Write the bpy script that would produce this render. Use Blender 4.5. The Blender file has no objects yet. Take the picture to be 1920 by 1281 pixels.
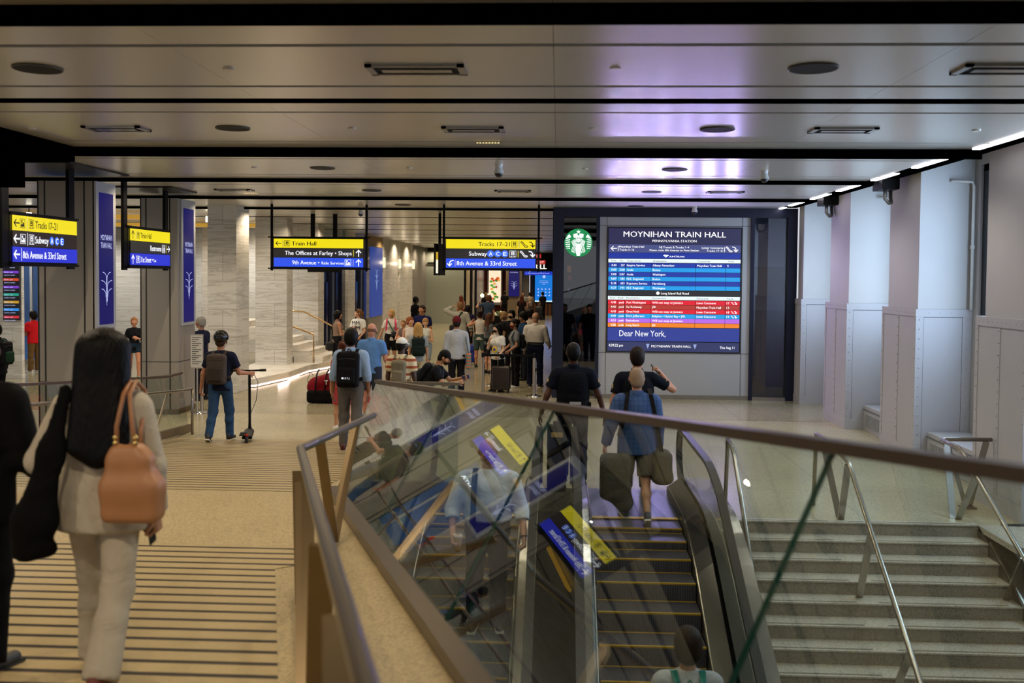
import bpy, math, random
import numpy as np
from mathutils import Vector, Matrix
random.seed(7)
sc = bpy.context.scene
COL = sc.collection
PI = math.pi
# ------------------------------------------------------------ camera, world, exposure
cam = bpy.data.cameras.new('camera'); co = bpy.data.objects.new('camera', cam); COL.objects.link(co)
YAW, PITCH, ROLL = 0.04650846, 0.03577855, 0.00906838
fw = Vector((-math.sin(YAW)*math.cos(PITCH), math.cos(YAW)*math.cos(PITCH), -math.sin(PITCH)))
rt = Vector((math.cos(YAW), math.sin(YAW), 0)); up = rt.cross(fw)
r_ = rt*math.cos(ROLL) + up*math.sin(ROLL); u_ = -rt*math.sin(ROLL) + up*math.cos(ROLL)
co.matrix_world = Matrix(((r_.x, u_.x, -fw.x, 0), (r_.y, u_.y, -fw.y, 0), (r_.z, u_.z, -fw.z, 2.65), (0, 0, 0, 1)))
cam.lens = 35; cam.sensor_width = 36; cam.shift_y = -56.1/1920; cam.clip_end = 300; cam.clip_start = .05
cam.dof.use_dof = True; cam.dof.focus_distance = 20; cam.dof.aperture_fstop = 2.2
sc.camera = co
sc.view_settings.view_transform = 'Standard'; sc.view_settings.look = 'None'
sc.view_settings.gamma = 1; sc.view_settings.exposure = 0.0; sc.view_settings.use_curve_mapping = False
w = bpy.data.worlds.new('world'); sc.world = w; w.use_nodes = True
w.node_tree.nodes['Background'].inputs[0].default_value = (.80, .83, .9, 1)
w.node_tree.nodes['Background'].inputs[1].default_value = .8
cy = sc.cycles
cy.max_bounces = 6; cy.diffuse_bounces = 3; cy.glossy_bounces = 3; cy.transmission_bounces = 3
cy.transparent_max_bounces = 14; cy.caustics_reflective = False; cy.caustics_refractive = False
cy.sample_clamp_indirect = 4.0; cy.filter_width = 1.15
CEIL = 4.15
def lamp(kind, loc, energy, color, rot=(0, 0, 0), **k):
    l = bpy.data.lights.new('light', kind); l.energy = energy; l.color = color
    for a, b in k.items(): setattr(l, a, b)
    o = bpy.data.objects.new('ceiling_or_added_spot' if kind == 'SPOT' else 'daylight_or_lamp', l); COL.objects.link(o)
    o.location = loc; o.rotation_euler = rot; return o
WARM = (1.0, .81, .57); NEUT = (1.0, .93, .82)
SLOTS = [2.1, 5.7, 8.58, 12.1, 15.85, 19.45, 22.45]+[25.9+3.5*k for k in range(12)]
for i, y in enumerate(SLOTS):
    for x in (-9.5, -6.6, -3.9, -1.4, 1.1, 3.6):
        if y > 22 and x > 0: continue
        e = 92 if x > 0 else 118
        lamp('SPOT', (x, y, CEIL+.03), e*(1.0 if y < 40 else 1.5), NEUT if x > 0 else WARM, spot_size=math.radians(150), spot_blend=.6, shadow_soft_size=.03)
# daylight through the windows of the recesses on the right
for y, e in ((10.1, 120), (13.4, 115), (16.8, 75), (20.1, 85)):
    lamp('AREA', (6.03, y, 2.9), e, (.56, .75, 1.0), rot=(0, PI/2, 0), shape='RECTANGLE', size=2.4, size_y=1.0)
# train hall beyond the left columns
for x, y, e in ((-12, 12, 120), (-9.6, 17, 100), (-11.5, 20, 200), (-9.0, 23.5, 160), (-12.5, 24.5, 260), (-9.6, 27.5, 200), (-10.5, 31, 260), (-15, 26, 260), (-15.5, 31, 260), (-17, 22, 200)):
    lamp('SPOT', (x, y, 4.1), e*.9, (1, .96, .90), spot_size=math.radians(165), spot_blend=.5, shadow_soft_size=.02)
# unseen spots added for the departure board's glow (violet mix of its rows)
for x in (1.2, 1.7, 2.2, 2.7, 3.2, 3.7):
    for z in (2.9,): lamp('SPOT', (x, 21.68, z), 42, (.52, .42, 1.0), rot=(-PI/2, 0, 0), spot_size=math.radians(165), spot_blend=.5, shadow_soft_size=.0)
# ------------------------------------------------------------ materials
def lin(c):
    if isinstance(c, str): c = [int(c[i:i+2], 16)/255 for i in (0, 2, 4)]
    return tuple((v/12.92 if v <= .04045 else ((v+.055)/1.055)**2.4) for v in c) + (1,)
_m = {}
def mat(c, rough=.5, metal=0., kind='', emit=0., amt=.12, scale=8., spec=.5):
    key = (str(c), rough, metal, kind, emit, amt, scale, spec)
    if key in _m: return _m[key]
    m = bpy.data.materials.new(kind or 'surface'); m.use_nodes = True; N = m.node_tree.nodes; L = m.node_tree.links
    b = N['Principled BSDF']; col = lin(c)
    b.inputs['Roughness'].default_value = rough; b.inputs['Metallic'].default_value = metal
    b.inputs['Specular IOR Level'].default_value = spec
    tc = N.new('ShaderNodeTexCoord')
    nz = N.new('ShaderNodeTexNoise'); nz.inputs['Scale'].default_value = scale; nz.inputs['Detail'].default_value = 4
    L.new(tc.outputs['Object'], nz.inputs['Vector'])
    mx = N.new('ShaderNodeMix'); mx.data_type = 'RGBA'
    mx.inputs['A'].default_value = tuple(v*(1-amt) for v in col[:3]) + (1,)
    mx.inputs['B'].default_value = tuple(min(1, v*(1+amt)) for v in col[:3]) + (1,)
    L.new(nz.outputs['Fac'], mx.inputs['Factor']); L.new(mx.outputs['Result'], b.inputs['Base Color'])
    if kind in ('fabric', 'hair', 'speaker grille', 'matt black', 'black paint', 'void'): b.inputs['Specular IOR Level'].default_value = .12 if kind != 'void' else 0.
    if kind == 'fabric':
        bp = N.new('ShaderNodeBump'); bp.inputs['Strength'].default_value = .55; bp.inputs['Distance'].default_value = .03
        n2 = N.new('ShaderNodeTexNoise'); n2.inputs['Scale'].default_value = 7; n2.inputs['Detail'].default_value = 2; n2.inputs['Distortion'].default_value = 1.2
        L.new(tc.outputs['Object'], n2.inputs['Vector']); L.new(n2.outputs['Fac'], bp.inputs['Height']); L.new(bp.outputs['Normal'], b.inputs['Normal'])
    if kind == 'hair':
        wv = N.new('ShaderNodeTexNoise'); wv.inputs['Scale'].default_value = 30
        mp = N.new('ShaderNodeMapping'); mp.inputs['Scale'].default_value = (3, 3, .25)
        L.new(tc.outputs['Object'], mp.inputs['Vector']); L.new(mp.outputs['Vector'], wv.inputs['Vector'])
        bp = N.new('ShaderNodeBump'); bp.inputs['Strength'].default_value = .6; bp.inputs['Distance'].default_value = .01
        L.new(wv.outputs['Fac'], bp.inputs['Height']); L.new(bp.outputs['Normal'], b.inputs['Normal'])
    if kind in ('stripes', 'plaid', 'grooves', 'slats', 'print'):
        sp = N.new('ShaderNodeSeparateXYZ'); L.new(tc.outputs['Object'], sp.inputs[0])
    if emit:
        L.new(mx.outputs['Result'], b.inputs['Emission Color']); b.inputs['Emission Strength'].default_value = emit
        b.inputs['Base Color'].default_value = (0, 0, 0, 1); 
        for l in list(b.inputs['Base Color'].links): L.remove(l)
        b.inputs['Base Color'].default_value = (.02, .02, .02, 1)
    _m[key] = m; return m
def nodes_of(m): return m.node_tree.nodes, m.node_tree.links
def math_node(N, L, op, a, b=None, c=None):
    n = N.new('ShaderNodeMath'); n.operation = op
    for i, v in enumerate((a, b, c)):
        if v is None: continue
        if isinstance(v, (int, float)): n.inputs[i].default_value = v
        else: L.new(v, n.inputs[i])
    return n.outputs[0]
def banded(c1, c2, axis, period, duty, rough=.8, c3=None, axis2=None, offs=0., spec=.5, metal=0.):
    """two-colour bands along an object axis, optionally crossed"""
    m = bpy.data.materials.new('banded'); m.use_nodes = True; N, L = nodes_of(m); b = N['Principled BSDF']
    b.inputs['Roughness'].default_value = rough; b.inputs['Specular IOR Level'].default_value = spec; b.inputs['Metallic'].default_value = metal
    tc = N.new('ShaderNodeTexCoord'); sp = N.new('ShaderNodeSeparateXYZ'); L.new(tc.outputs['Object'], sp.inputs[0])
    nz = N.new('ShaderNodeTexNoise'); nz.inputs['Scale'].default_value = 60; L.new(tc.outputs['Object'], nz.inputs['Vector'])
    def band(ax):
        v = math_node(N, L, 'ADD', sp.outputs[ax], offs); v = math_node(N, L, 'DIVIDE', v, period)
        return math_node(N, L, 'LESS_THAN', math_node(N, L, 'FRACT', v), duty)
    f = band(axis)
    if axis2 is not None: f = math_node(N, L, 'MAXIMUM', f, band(axis2))
    def jit(c):
        mx = N.new('ShaderNodeMix'); mx.data_type = 'RGBA'; col = lin(c)
        mx.inputs['A'].default_value = tuple(v*.85 for v in col[:3])+(1,); mx.inputs['B'].default_value = tuple(min(1, v*1.15) for v in col[:3])+(1,)
        L.new(nz.outputs['Fac'], mx.inputs['Factor']); return mx.outputs['Result']
    mx = N.new('ShaderNodeMix'); mx.data_type = 'RGBA'; L.new(f, mx.inputs['Factor'])
    L.new(jit(c1), mx.inputs['A']); L.new(jit(c2), mx.inputs['B']); L.new(mx.outputs['Result'], b.inputs['Base Color'])
    return m
def terrazzo(c, rough, joints=0., seed=0):
    m = bpy.data.materials.new('terrazzo'); m.use_nodes = True; N, L = nodes_of(m); b = N['Principled BSDF']
    tc = N.new('ShaderNodeTexCoord'); v = N.new('ShaderNodeTexVoronoi'); v.inputs['Scale'].default_value = 90
    L.new(tc.outputs['Object'], v.inputs['Vector']); col = lin(c)
    rp = N.new('ShaderNodeValToRGB'); L.new(v.outputs['Color'], rp.inputs['Fac'])
    e = rp.color_ramp.elements
    e[0].position = .0; e[0].color = tuple(x*.55 for x in col[:3])+(1,); e[1].position = .45; e[1].color = col
    k = e.new(.9); k.color = tuple(min(1, x*1.25) for x in col[:3])+(1,)
    nz = N.new('ShaderNodeTexNoise'); nz.inputs['Scale'].default_value = .7; nz.inputs['Detail'].default_value = 5; L.new(tc.outputs['Object'], nz.inputs['Vector'])
    mx = N.new('ShaderNodeMix'); mx.data_type = 'RGBA'; mx.blend_type = 'MULTIPLY'; mx.inputs['Factor'].default_value = 1
    r2 = N.new('ShaderNodeValToRGB'); L.new(nz.outputs['Fac'], r2.inputs['Fac']); r2.color_ramp.elements[0].color = (.84, .84, .84, 1); r2.color_ramp.elements[0].position = .3; r2.color_ramp.elements[1].position = .7
    L.new(rp.outputs['Color'], mx.inputs['A']); L.new(r2.outputs['Color'], mx.inputs['B']); out = mx.outputs['Result']
    if joints:
        sp = N.new('ShaderNodeSeparateXYZ'); L.new(tc.outputs['Object'], sp.inputs[0]); f = None
        for i in (0, 1):
            g = math_node(N, L, 'LESS_THAN', math_node(N, L, 'FRACT', math_node(N, L, 'DIVIDE', math_node(N, L, 'ADD', sp.outputs[i], 100.3), joints)), .012/joints)
            f = g if f is None else math_node(N, L, 'MAXIMUM', f, g)
        m2 = N.new('ShaderNodeMix'); m2.data_type = 'RGBA'; L.new(f, m2.inputs['Factor']); L.new(out, m2.inputs['A']); m2.inputs['B'].default_value = tuple(x*.6 for x in col[:3])+(1,)
        out = m2.outputs['Result']
    L.new(out, b.inputs['Base Color']); b.inputs['Roughness'].default_value = rough
    return m
def marble(c1='b9b5ac', c2='96928a', bw=1.5, bh=.62):
    m = bpy.data.materials.new('marble'); m.use_nodes = True; N, L = nodes_of(m); b = N['Principled BSDF']; b.inputs['Roughness'].default_value = .35
    tc = N.new('ShaderNodeTexCoord'); sp = N.new('ShaderNodeSeparateXYZ'); L.new(tc.outputs['Object'], sp.inputs[0])
    cb = N.new('ShaderNodeCombineXYZ'); L.new(math_node(N, L, 'ADD', sp.outputs[0], sp.outputs[1]), cb.inputs[0]); L.new(sp.outputs[2], cb.inputs[1])
    br = N.new('ShaderNodeTexBrick'); L.new(cb.outputs[0], br.inputs['Vector']); br.inputs['Scale'].default_value = 1
    br.inputs['Brick Width'].default_value = bw; br.inputs['Row Height'].default_value = bh; br.inputs['Mortar Size'].default_value = .007
    br.inputs['Color1'].default_value = (1, 1, 1, 1); br.inputs['Color2'].default_value = (.9, .89, .88, 1); br.inputs['Mortar'].default_value = (.62, .61, .6, 1)
    mp = N.new('ShaderNodeMapping'); mp.inputs['Scale'].default_value = (.45, .45, 5); mp.inputs['Rotation'].default_value = (.12, .1, 0); L.new(tc.outputs['Object'], mp.inputs['Vector'])
    nz = N.new('ShaderNodeTexNoise'); nz.inputs['Scale'].default_value = 1.4; nz.inputs['Detail'].default_value = 6; nz.inputs['Distortion'].default_value = 1.6; L.new(mp.outputs[0], nz.inputs['Vector'])
    rp = N.new('ShaderNodeValToRGB'); L.new(nz.outputs['Fac'], rp.inputs['Fac']); e = rp.color_ramp.elements
    e[0].position = .30; e[0].color = lin(c2); e[1].position = .52; e[1].color = lin(c1); k = e.new(.455); k.color = tuple(x*1.0 for x in lin(c2)[:3])+(1,); k2 = e.new(.42); k2.color = lin(c1)
    mx = N.new('ShaderNodeMix'); mx.data_type = 'RGBA'; mx.blend_type = 'MULTIPLY'; mx.inputs['Factor'].default_value = 1
    L.new(rp.outputs[0], mx.inputs['A']); L.new(br.outputs['Color'], mx.inputs['B']); L.new(mx.outputs['Result'], b.inputs['Base Color'])
    return m
def glass(tint='e8f2ee', r0=.045, k=1.0, dirt=0.):
    m = bpy.data.materials.new('glass'); m.use_nodes = True; N, L = nodes_of(m)
    for n in list(N):
        if n.type != 'OUTPUT_MATERIAL': N.remove(n)
    out = [n for n in N if n.type == 'OUTPUT_MATERIAL'][0]
    tr = N.new('ShaderNodeBsdfTransparent'); tr.inputs[0].default_value = lin(tint)
    gl = N.new('ShaderNodeBsdfGlossy'); gl.inputs['Roughness'].default_value = .0; gl.inputs[0].default_value = (1, 1, 1, 1)
    lw = N.new('ShaderNodeLayerWeight'); lw.inputs[0].default_value = .5
    f = math_node(N, L, 'POWER', lw.outputs['Facing'], 5.0); f = math_node(N, L, 'MULTIPLY_ADD', f, .9*k, r0*k)
    if dirt:
        tc = N.new('ShaderNodeTexCoord'); nz = N.new('ShaderNodeTexNoise'); nz.inputs['Scale'].default_value = 3; L.new(tc.outputs['Object'], nz.inputs['Vector'])
        f = math_node(N, L, 'MULTIPLY_ADD', nz.outputs['Fac'], dirt, f)
    mx = N.new('ShaderNodeMixShader'); L.new(f, mx.inputs[0]); L.new(tr.outputs[0], mx.inputs[1]); L.new(gl.outputs[0], mx.inputs[2]); L.new(mx.outputs[0], out.inputs[0])
    return m
STEEL = mat('b4aca0', .28, 1., 'brushed steel', amt=.06, scale=30)
STEELD = mat('8c8070', .35, 1., 'brushed steel', amt=.08, scale=30)
CHROME = mat('d0d0d2', .12, 1., 'polished steel', amt=.03)
BLACK = mat('0a0a0c', .5, kind='black paint'); RUBBER = mat('101012', .38, kind='rubber')
BLACKM = mat('060607', .9, kind='matt black')
NAVY = mat('151a30', .35, .3, 'navy metal')
GREYP = mat('8f8c88', .45, .2, 'grey panel', amt=.03)
LIGHTP = mat('a9abae', .4, .1, 'light grey panel', amt=.03, scale=3)
WHITE = mat('d8d8d6', .5, kind='white paint'); 
GLASS = glass(); 
# ------------------------------------------------------------ mesh helpers
class MB:
    def __init__(s): s.v = []; s.f = []; s.mi = []; s.mats = []
    def m(s, mt):
        if mt not in s.mats: s.mats.append(mt)
        return s.mats.index(mt)
    def add(s, vs, fs, mt):
        o = len(s.v); i = s.m(mt); s.v += [tuple(v) for v in vs]; s.f += [tuple(k+o for k in f) for f in fs]; s.mi += [i]*len(fs); return s
    def box(s, a, b, mt):
        (x0, y0, z0), (x1, y1, z1) = [min(p, q) for p, q in zip(a, b)], [max(p, q) for p, q in zip(a, b)]
        return s.add([(x0, y0, z0), (x1, y0, z0), (x1, y1, z0), (x0, y1, z0), (x0, y0, z1), (x1, y0, z1), (x1, y1, z1), (x0, y1, z1)],
                     [(0, 3, 2, 1), (4, 5, 6, 7), (0, 1, 5, 4), (1, 2, 6, 5), (2, 3, 7, 6), (3, 0, 4, 7)], mt)
    def prism(s, poly, d, mt):
        """polygon of 3d points extruded by vector d"""
        n = len(poly); d = Vector(d); vs = [Vector(p) for p in poly]; vs += [p+d for p in vs]
        return s.add(vs, [tuple(range(n))[::-1], tuple(range(n, 2*n))] + [(i, (i+1) % n, n+(i+1) % n, n+i) for i in range(n)], mt)
    def tube(s, pts, r, mt, n=8, flat=None, closed=False):
        """flat=(w,h,side vector) makes a flat bar"""
        pts = [Vector(p) for p in pts]; rr = r if isinstance(r, (list, tuple)) else [r]*len(pts); vs = []
        prev = None
        for i, p in enumerate(pts):
            t = (pts[min(i+1, len(pts)-1)]-pts[max(i-1, 0)]).normalized()
            if closed: t = (pts[(i+1) % len(pts)]-pts[i-1]).normalized()
            if flat: a = Vector(flat[2])
            else: a = prev if prev else (Vector((0, 0, 1)) if abs(t.z) < .9 else Vector((1, 0, 0)))
            a = (a-t*a.dot(t)).normalized(); b = t.cross(a); prev = a
            if flat:
                w_, h_ = flat[0]/2, flat[1]/2
                for q in ((-1, -1), (1, -1), (1, 1), (-1, 1)): vs.append(p+a*w_*q[0]+b*h_*q[1])
            else:
                for k in range(n):
                    an = 2*PI*k/n; vs.append(p+a*math.cos(an)*rr[i]+b*math.sin(an)*rr[i])
        n = 4 if flat else n; fs = []
        m_ = len(pts)
        for i in range(m_ if closed else m_-1):
            for k in range(n): fs.append((i*n+k, i*n+(k+1) % n, ((i+1) % m_)*n+(k+1) % n, ((i+1) % m_)*n+k))
        if not closed: fs += [tuple(range(n))[::-1], tuple((m_-1)*n+k for k in range(n))]
        return s.add(vs, fs, mt)
    def cyl(s, c, r, h, mt, n=20, r2=None, axis='z'):
        r2 = r if r2 is None else r2; vs = []
        for rr, t in ((r, 0), (r2, h)):
            for k in range(n):
                a = 2*PI*k/n; p = (rr*math.cos(a), rr*math.sin(a), t)
                if axis == 'x': p = (p[2], p[0], p[1])
                if axis == 'y': p = (p[0], p[2], p[1])
                vs.append((c[0]+p[0], c[1]+p[1], c[2]+p[2]))
        return s.add(vs, [tuple(range(n)), tuple(range(n, 2*n))]+[(k, (k+1) % n, n+(k+1) % n, n+k) for k in range(n)], mt)
    def ball(s, c, r, mt, n=12, z0=-1.):
        rx, ry, rz = r if isinstance(r, (tuple, list)) else (r, r, r); vs = []; m_ = n//2; fs = []
        for i in range(m_+1):
            ph = -PI/2+PI*i/m_
            for k in range(n): vs.append((c[0]+rx*math.cos(ph)*math.cos(2*PI*k/n), c[1]+ry*math.cos(ph)*math.sin(2*PI*k/n), c[2]+rz*max(z0, math.sin(ph))))
        for i in range(m_):
            for k in range(n): fs.append((i*n+k, i*n+(k+1) % n, (i+1)*n+(k+1) % n, (i+1)*n+k))
        return s.add(vs, fs, mt)
    def build(s, name, parent=None, smooth=False, M=None, bevel=0.):
        me = bpy.data.meshes.new(name); me.from_pydata([tuple(v) for v in s.v], [], s.f)
        for mt in s.mats: me.materials.append(mt)
        me.polygons.foreach_set('material_index', s.mi)
        if smooth: me.polygons.foreach_set('use_smooth', [True]*len(me.polygons))
        me.update(); o = bpy.data.objects.new(name, me); COL.objects.link(o)
        if parent: o.parent = parent
        if M is not None: o.matrix_local = M
        if smooth == 'auto': me.set_sharp_from_angle(angle=.7)
        if bevel:
            md = o.modifiers.new('bevel', 'BEVEL'); md.width = bevel; md.segments = 2; md.limit_method = 'ANGLE'
        return o
def tag(o, label=None, cat=None, group=None, kind=None):
    if label: o['label'] = label
    if cat: o['category'] = cat
    if group: o['group'] = group
    if kind: o['kind'] = kind
    return o
def empty(name, loc, label, cat, group=None, rz=0.):
    o = bpy.data.objects.new(name, None); COL.objects.link(o); o.location = loc; o.rotation_euler = (0, 0, rz); o.empty_display_size = .1
    return tag(o, label, cat, group)
def struct(name, mb, **k): return tag(mb.build(name, **k), kind='structure')
def local(root):  # builder whose points are given in world coordinates although the part hangs under root
    return Matrix.Translation(-root.location)
def copy_tree(o, parent=None):
    c = o.copy(); COL.objects.link(c); c.parent = parent
    for ch in list(o.children): copy_tree(ch, c)
    return c
_fc = {}
def glyphs(s):
    if s in _fc: return _fc[s]
    cu = bpy.data.curves.new('t', 'FONT'); cu.body = s; cu.size = 1; cu.resolution_u = 2
    o = bpy.data.objects.new('t', cu); COL.objects.link(o)
    me = bpy.data.meshes.new_from_object(o.evaluated_get(bpy.context.evaluated_depsgraph_get()))
    v = [tuple(p.co) for p in me.vertices]; f = [tuple(p.vertices) for p in me.polygons]
    bpy.data.objects.remove(o); bpy.data.curves.remove(cu); bpy.data.meshes.remove(me)
    _fc[s] = (v, f); return v, f
def text(mb, s, x, z, h, width, mt, fr, al='l', bold=0.):
    """lettering: cap height h, total width, placed by frame fr(u,v)->world; left/centre/right on x"""
    v, f = glyphs(s)
    if not v: return
    xs = [p[0] for p in v]; a, b = min(xs), max(xs); sx = width/(b-a) if width else h/.69
    wd = (b-a)*sx; x0 = x if al == 'l' else (x-wd if al == 'r' else x-wd/2)
    for dx in ((0, bold*h) if bold else (0,)):
        mb.add([fr(x0+(p[0]-a)*sx+dx, z+p[1]*h/.69, .0015 if dx else .001) for p in v], f, mt)
# ------------------------------------------------------------ floor, ramps, stairs
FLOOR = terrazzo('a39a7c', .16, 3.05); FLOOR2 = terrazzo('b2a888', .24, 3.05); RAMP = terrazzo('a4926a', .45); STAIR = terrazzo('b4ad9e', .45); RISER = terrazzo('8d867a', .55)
GROOVE = banded('a4926a', '241c12', 1, .191, .27, .55, spec=.25)
GROOVE.node_tree.nodes['Principled BSDF'].inputs['Roughness'].default_value = .42
def zf(y):
    return 0. if y > 15.66 else (.08*(15.66-y) if y > 9.746 else (.473 if y > 7.816 else .473+.08*(7.816-y)))
def bx(y): return -2.12+(9.52-y)*.332        # line of the glass channel along the well
def bz(y): return .54+(9.52-y)*.0785
PB = {0: 1, 1: 1}
f = MB()
def slab(x0, x1, y0, y1, mt=FLOOR, z=0., t=.3): f.box((x0, y0, z-t), (x1, y1, z), mt)
slab(-30, 6.4, 18.55, 72); slab(-30, 6.4, 12.4, 18.55, FLOOR2); slab(1.78, 6.4, 10.92, 12.4, FLOOR2); slab(-30, -2.12, -6, 12.4, FLOOR2)
struct('floor', f)
f = MB(); XL = -6.12
def rampq(ya, yb, xa, xb, mt, dz=0.):  # xa/xb are (x at ya, x at yb)
    f.add([(xa[0], ya, zf(ya)+dz), (xb[0], ya, zf(ya)+dz), (xb[1], yb, zf(yb)+dz), (xa[1], yb, zf(yb)+dz),
           (xa[0], ya, -.01), (xb[0], ya, -.01), (xb[1], yb, -.01), (xa[1], yb, -.01)],
          [(0, 1, 2, 3), (7, 6, 5, 4), (0, 4, 5, 1), (1, 5, 6, 2), (2, 6, 7, 3), (3, 7, 4, 0)], mt)
rampq(9.746, 15.66, (XL, XL), (-2.12, -2.12), RAMP)
rampq(7.816, 9.746, (XL, XL), (bx(7.816), -2.12), RAMP)
rampq(-6, 7.816, (XL, XL), (bx(-6), bx(7.816)), RAMP)
g1, g2 = 9.80, 15.4
f.add([(XL+.12, g1, zf(g1)+.004), (-2.4, g1, zf(g1)+.004), (-2.4, g2, zf(g2)+.004), (XL+.12, g2, zf(g2)+.004)], [(0, 1, 2, 3)], GROOVE)
pts = [(XL+.12, 7.75), (-1.68, 7.75), (-1.66, 7.35), (-2.0, 6.95), (-1.28, 4.5), (-.2, 1.0), (-.2, -4), (XL+.12, -4)]
f.add([(x, y, zf(y)+.004) for x, y in pts], [tuple(range(len(pts)))[::-1]], GROOVE)
struct('floor', f)
# curb of pale stone between the ramp and the well
f = MB(); cur = [(-2.20, 9.62), (-1.86, 7.7), (-1.02, 4.1), (-.2, .6), (.1, -2)]
L1 = [(x, y) for x, y in cur]; L2 = [(bx(y)-.02, y) for x, y in cur]
for i in range(len(cur)-1):
    a, b, c, d = L1[i], L2[i], L2[i+1], L1[i+1]
    z = [bz(p[1])-.03 for p in (a, b, c, d)]
    f.add([(p[0], p[1], q) for p, q in zip((a, b, c, d), z)]+[(p[0], p[1], -.2) for p in (a, b, c, d)],
          [(0, 3, 2, 1), (4, 5, 6, 7), (0, 4, 7, 3), (1, 2, 6, 5)]+([(0, 1, 5, 4)] if i == 0 else []), RAMP)
struct('trim_1', f)
# inner face of the well under the glass
f = MB(); wl = [(-2.12, 12.4), (-2.12, 9.52), (bx(4), 4), (bx(-2), -2)]
for (xa, ya), (xb, yb) in zip(wl, wl[1:]):
    f.add([(xa+.01, ya, bz(ya) if ya < 9.6 else 0), (xb+.01, yb, bz(yb)), (xb+.01, yb, -5.5), (xa+.01, ya, -5.5)], [(0, 1, 2, 3)], mat('5a5650', .3, .4, 'dark cladding'))
struct('wall_well', f)
f = MB(); f.box((-9, -4, -5.6), (9, 12.4, -5.5), mat('55524c', .5, kind='lower floor')); struct('floor', f)
f = MB(); f.box((-9, 12.42, -5.5), (9, 12.6, -.3), mat('55524c', .5, kind='lower floor')); struct('wall_well', f)
# stairs
st = MB(); X0, X1 = 1.97, 4.56; R_, T_ = .135, .27
strip = mat('6f685c', .6, kind='abrasive strip')
for k in range(24):
    y1 = 10.92-T_*k; y0 = y1-T_; zt = -R_*(k+1)
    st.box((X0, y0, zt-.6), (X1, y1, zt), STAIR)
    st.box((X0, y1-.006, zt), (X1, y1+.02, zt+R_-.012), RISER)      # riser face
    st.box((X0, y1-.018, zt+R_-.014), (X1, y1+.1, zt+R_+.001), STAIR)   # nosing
    for a, b in ((X0+.05, X0+1.0), (X0+1.22, X1-.12)): st.box((a, y1+.02, zt+R_), (b, y1+.045, zt+R_+.003), strip)
    st.box((X0+1.09, y1-.0075, zt), (X0+1.095, y1-.005, zt+R_), strip)
o = tag(st.build('staircase'), 'broad terrazzo staircase going down beside the escalators', 'stairs')
# lower walls beside the stairs
f = MB(); DK = mat('3a3733', .15, .3, 'dark glass cladding')
f.add([(X1+.22, 10.92, .0), (X1+.22, 4, -3.4), (X1+.22, 4, -5.4), (X1+.22, 10.92, -5.4)], [(0, 1, 2, 3)], DK)
f.add([(X1+.24, 10.92, .02), (X1+.62, 10.92, .02), (X1+.62, 4, -3.36+.0), (X1+.24, 4, -3.36)], [(0, 1, 2, 3)], DK)
f.prism([(X1, 10.90, -.0), (X1, 4.4, -3.25), (X1, 4.4, -3.6), (X1, 10.90, -.36)], (.22, 0, 0), mat('55504a', .3, .5, 'stringer'))
f.prism([(X1-.003, 10.6, -.10), (X1-.003, 4.4, -3.2), (X1-.003, 4.4, -3.225), (X1-.003, 10.6, -.125)], (.02, 0, 0), STEEL)
struct('wall_stair', f)
f = MB(); f.box((X1, 10.0, -.06), (5.07, 10.92, .0), STAIR); struct('trim_2', f)
# ------------------------------------------------------------ ceiling
CE = mat('cac6be', .28, .45, 'metal ceiling', amt=.02, scale=2)
ce = MB(); XR = 4.70
gaps = [(2.1, .2), (3.3, .08), (4.7, .08), (5.70, .22), (6.52, .085), (7.93, .08), (8.58, .2), (9.19, .07), (11.2, .07), (12.1, .2), (12.88, .06), (14.9, .06), (15.85, .2), (16.57, .06), (18.4, .06), (19.45, .2), (20.2, .03), (21.9, .03), (22.45, .2)]
y = 23.6
while y < 70: gaps += [(y, .04), (y+1.3, .04), (y+2.3, .2)]; y += 3.5
for yy in SLOTS:
    if not any(abs(yy-g[0]) < .25 for g in gaps): gaps.append((yy, .2))
gaps.sort(); y = -6.; seamL = banded('b3aea6', '8a857d', 0, 100, .0, .27, spec=.5, metal=.75)
void = mat('010101', 1.0, kind='void', spec=.0)
for g, w_ in gaps+[(70.2, .0)]:
    y1 = g-w_/2
    if y1 > y+.01: 
        nseg = [-30, -17, -12.6, -8.2, -5.75, -2.6, -.05, 2.55, XR] if y > 12 else [-30, -17, -12.6, -8.2, -5.75, -2.6, -.05, 2.55, XR]
        for a, b in zip(nseg, nseg[1:]): ce.box((a+.0015, y, CEIL), (b-.0015, y1, CEIL+.03), CE)
    y = g+w_/2
ce.box((-30, -6, 4.75), (6.3, 70, 4.8), void)
struct('ceiling', ce)
f = MB()
for yf, h_, xr in ((5.52, .115, 4.7), (11.72, .112, 4.84), (15.52, .062, 4.80), (19.1, .06, 4.80), (22.2, .05, 4.8)):
    f.box((-30, yf, CEIL-h_), (xr, yf+.03, CEIL+.3), void)
for g, w_ in gaps:
    if w_ >= .2: f.box((-30, g+w_/2, CEIL-.004), (XR if g > 9 else 6.2, g+w_/2+.012, CEIL+.45), void); f.box((-30, g-w_/2-.012, CEIL), (XR, g-w_/2, CEIL+.45), void)
struct('trim_3', f)
# dark bulkhead at the top left
f = MB(); f.box((-30, 10.1, 3.97), (-5.81, 11.74, 4.149), void); f.box((-9.5, 11.55, 3.66), (-6.43, 11.75, 4.0), void)
f.box((-8.6, 13.2, 4.12), (-6.6, 15.05, 4.149), mat('2c2a2c', .3, .5, 'dark recess')); f.box((-8.7, 17.0, 4.12), (-6.7, 18.2, 4.149), mat('2c2a2c', .3, .5, 'dark recess'))
struct('trim_4', f)
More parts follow.
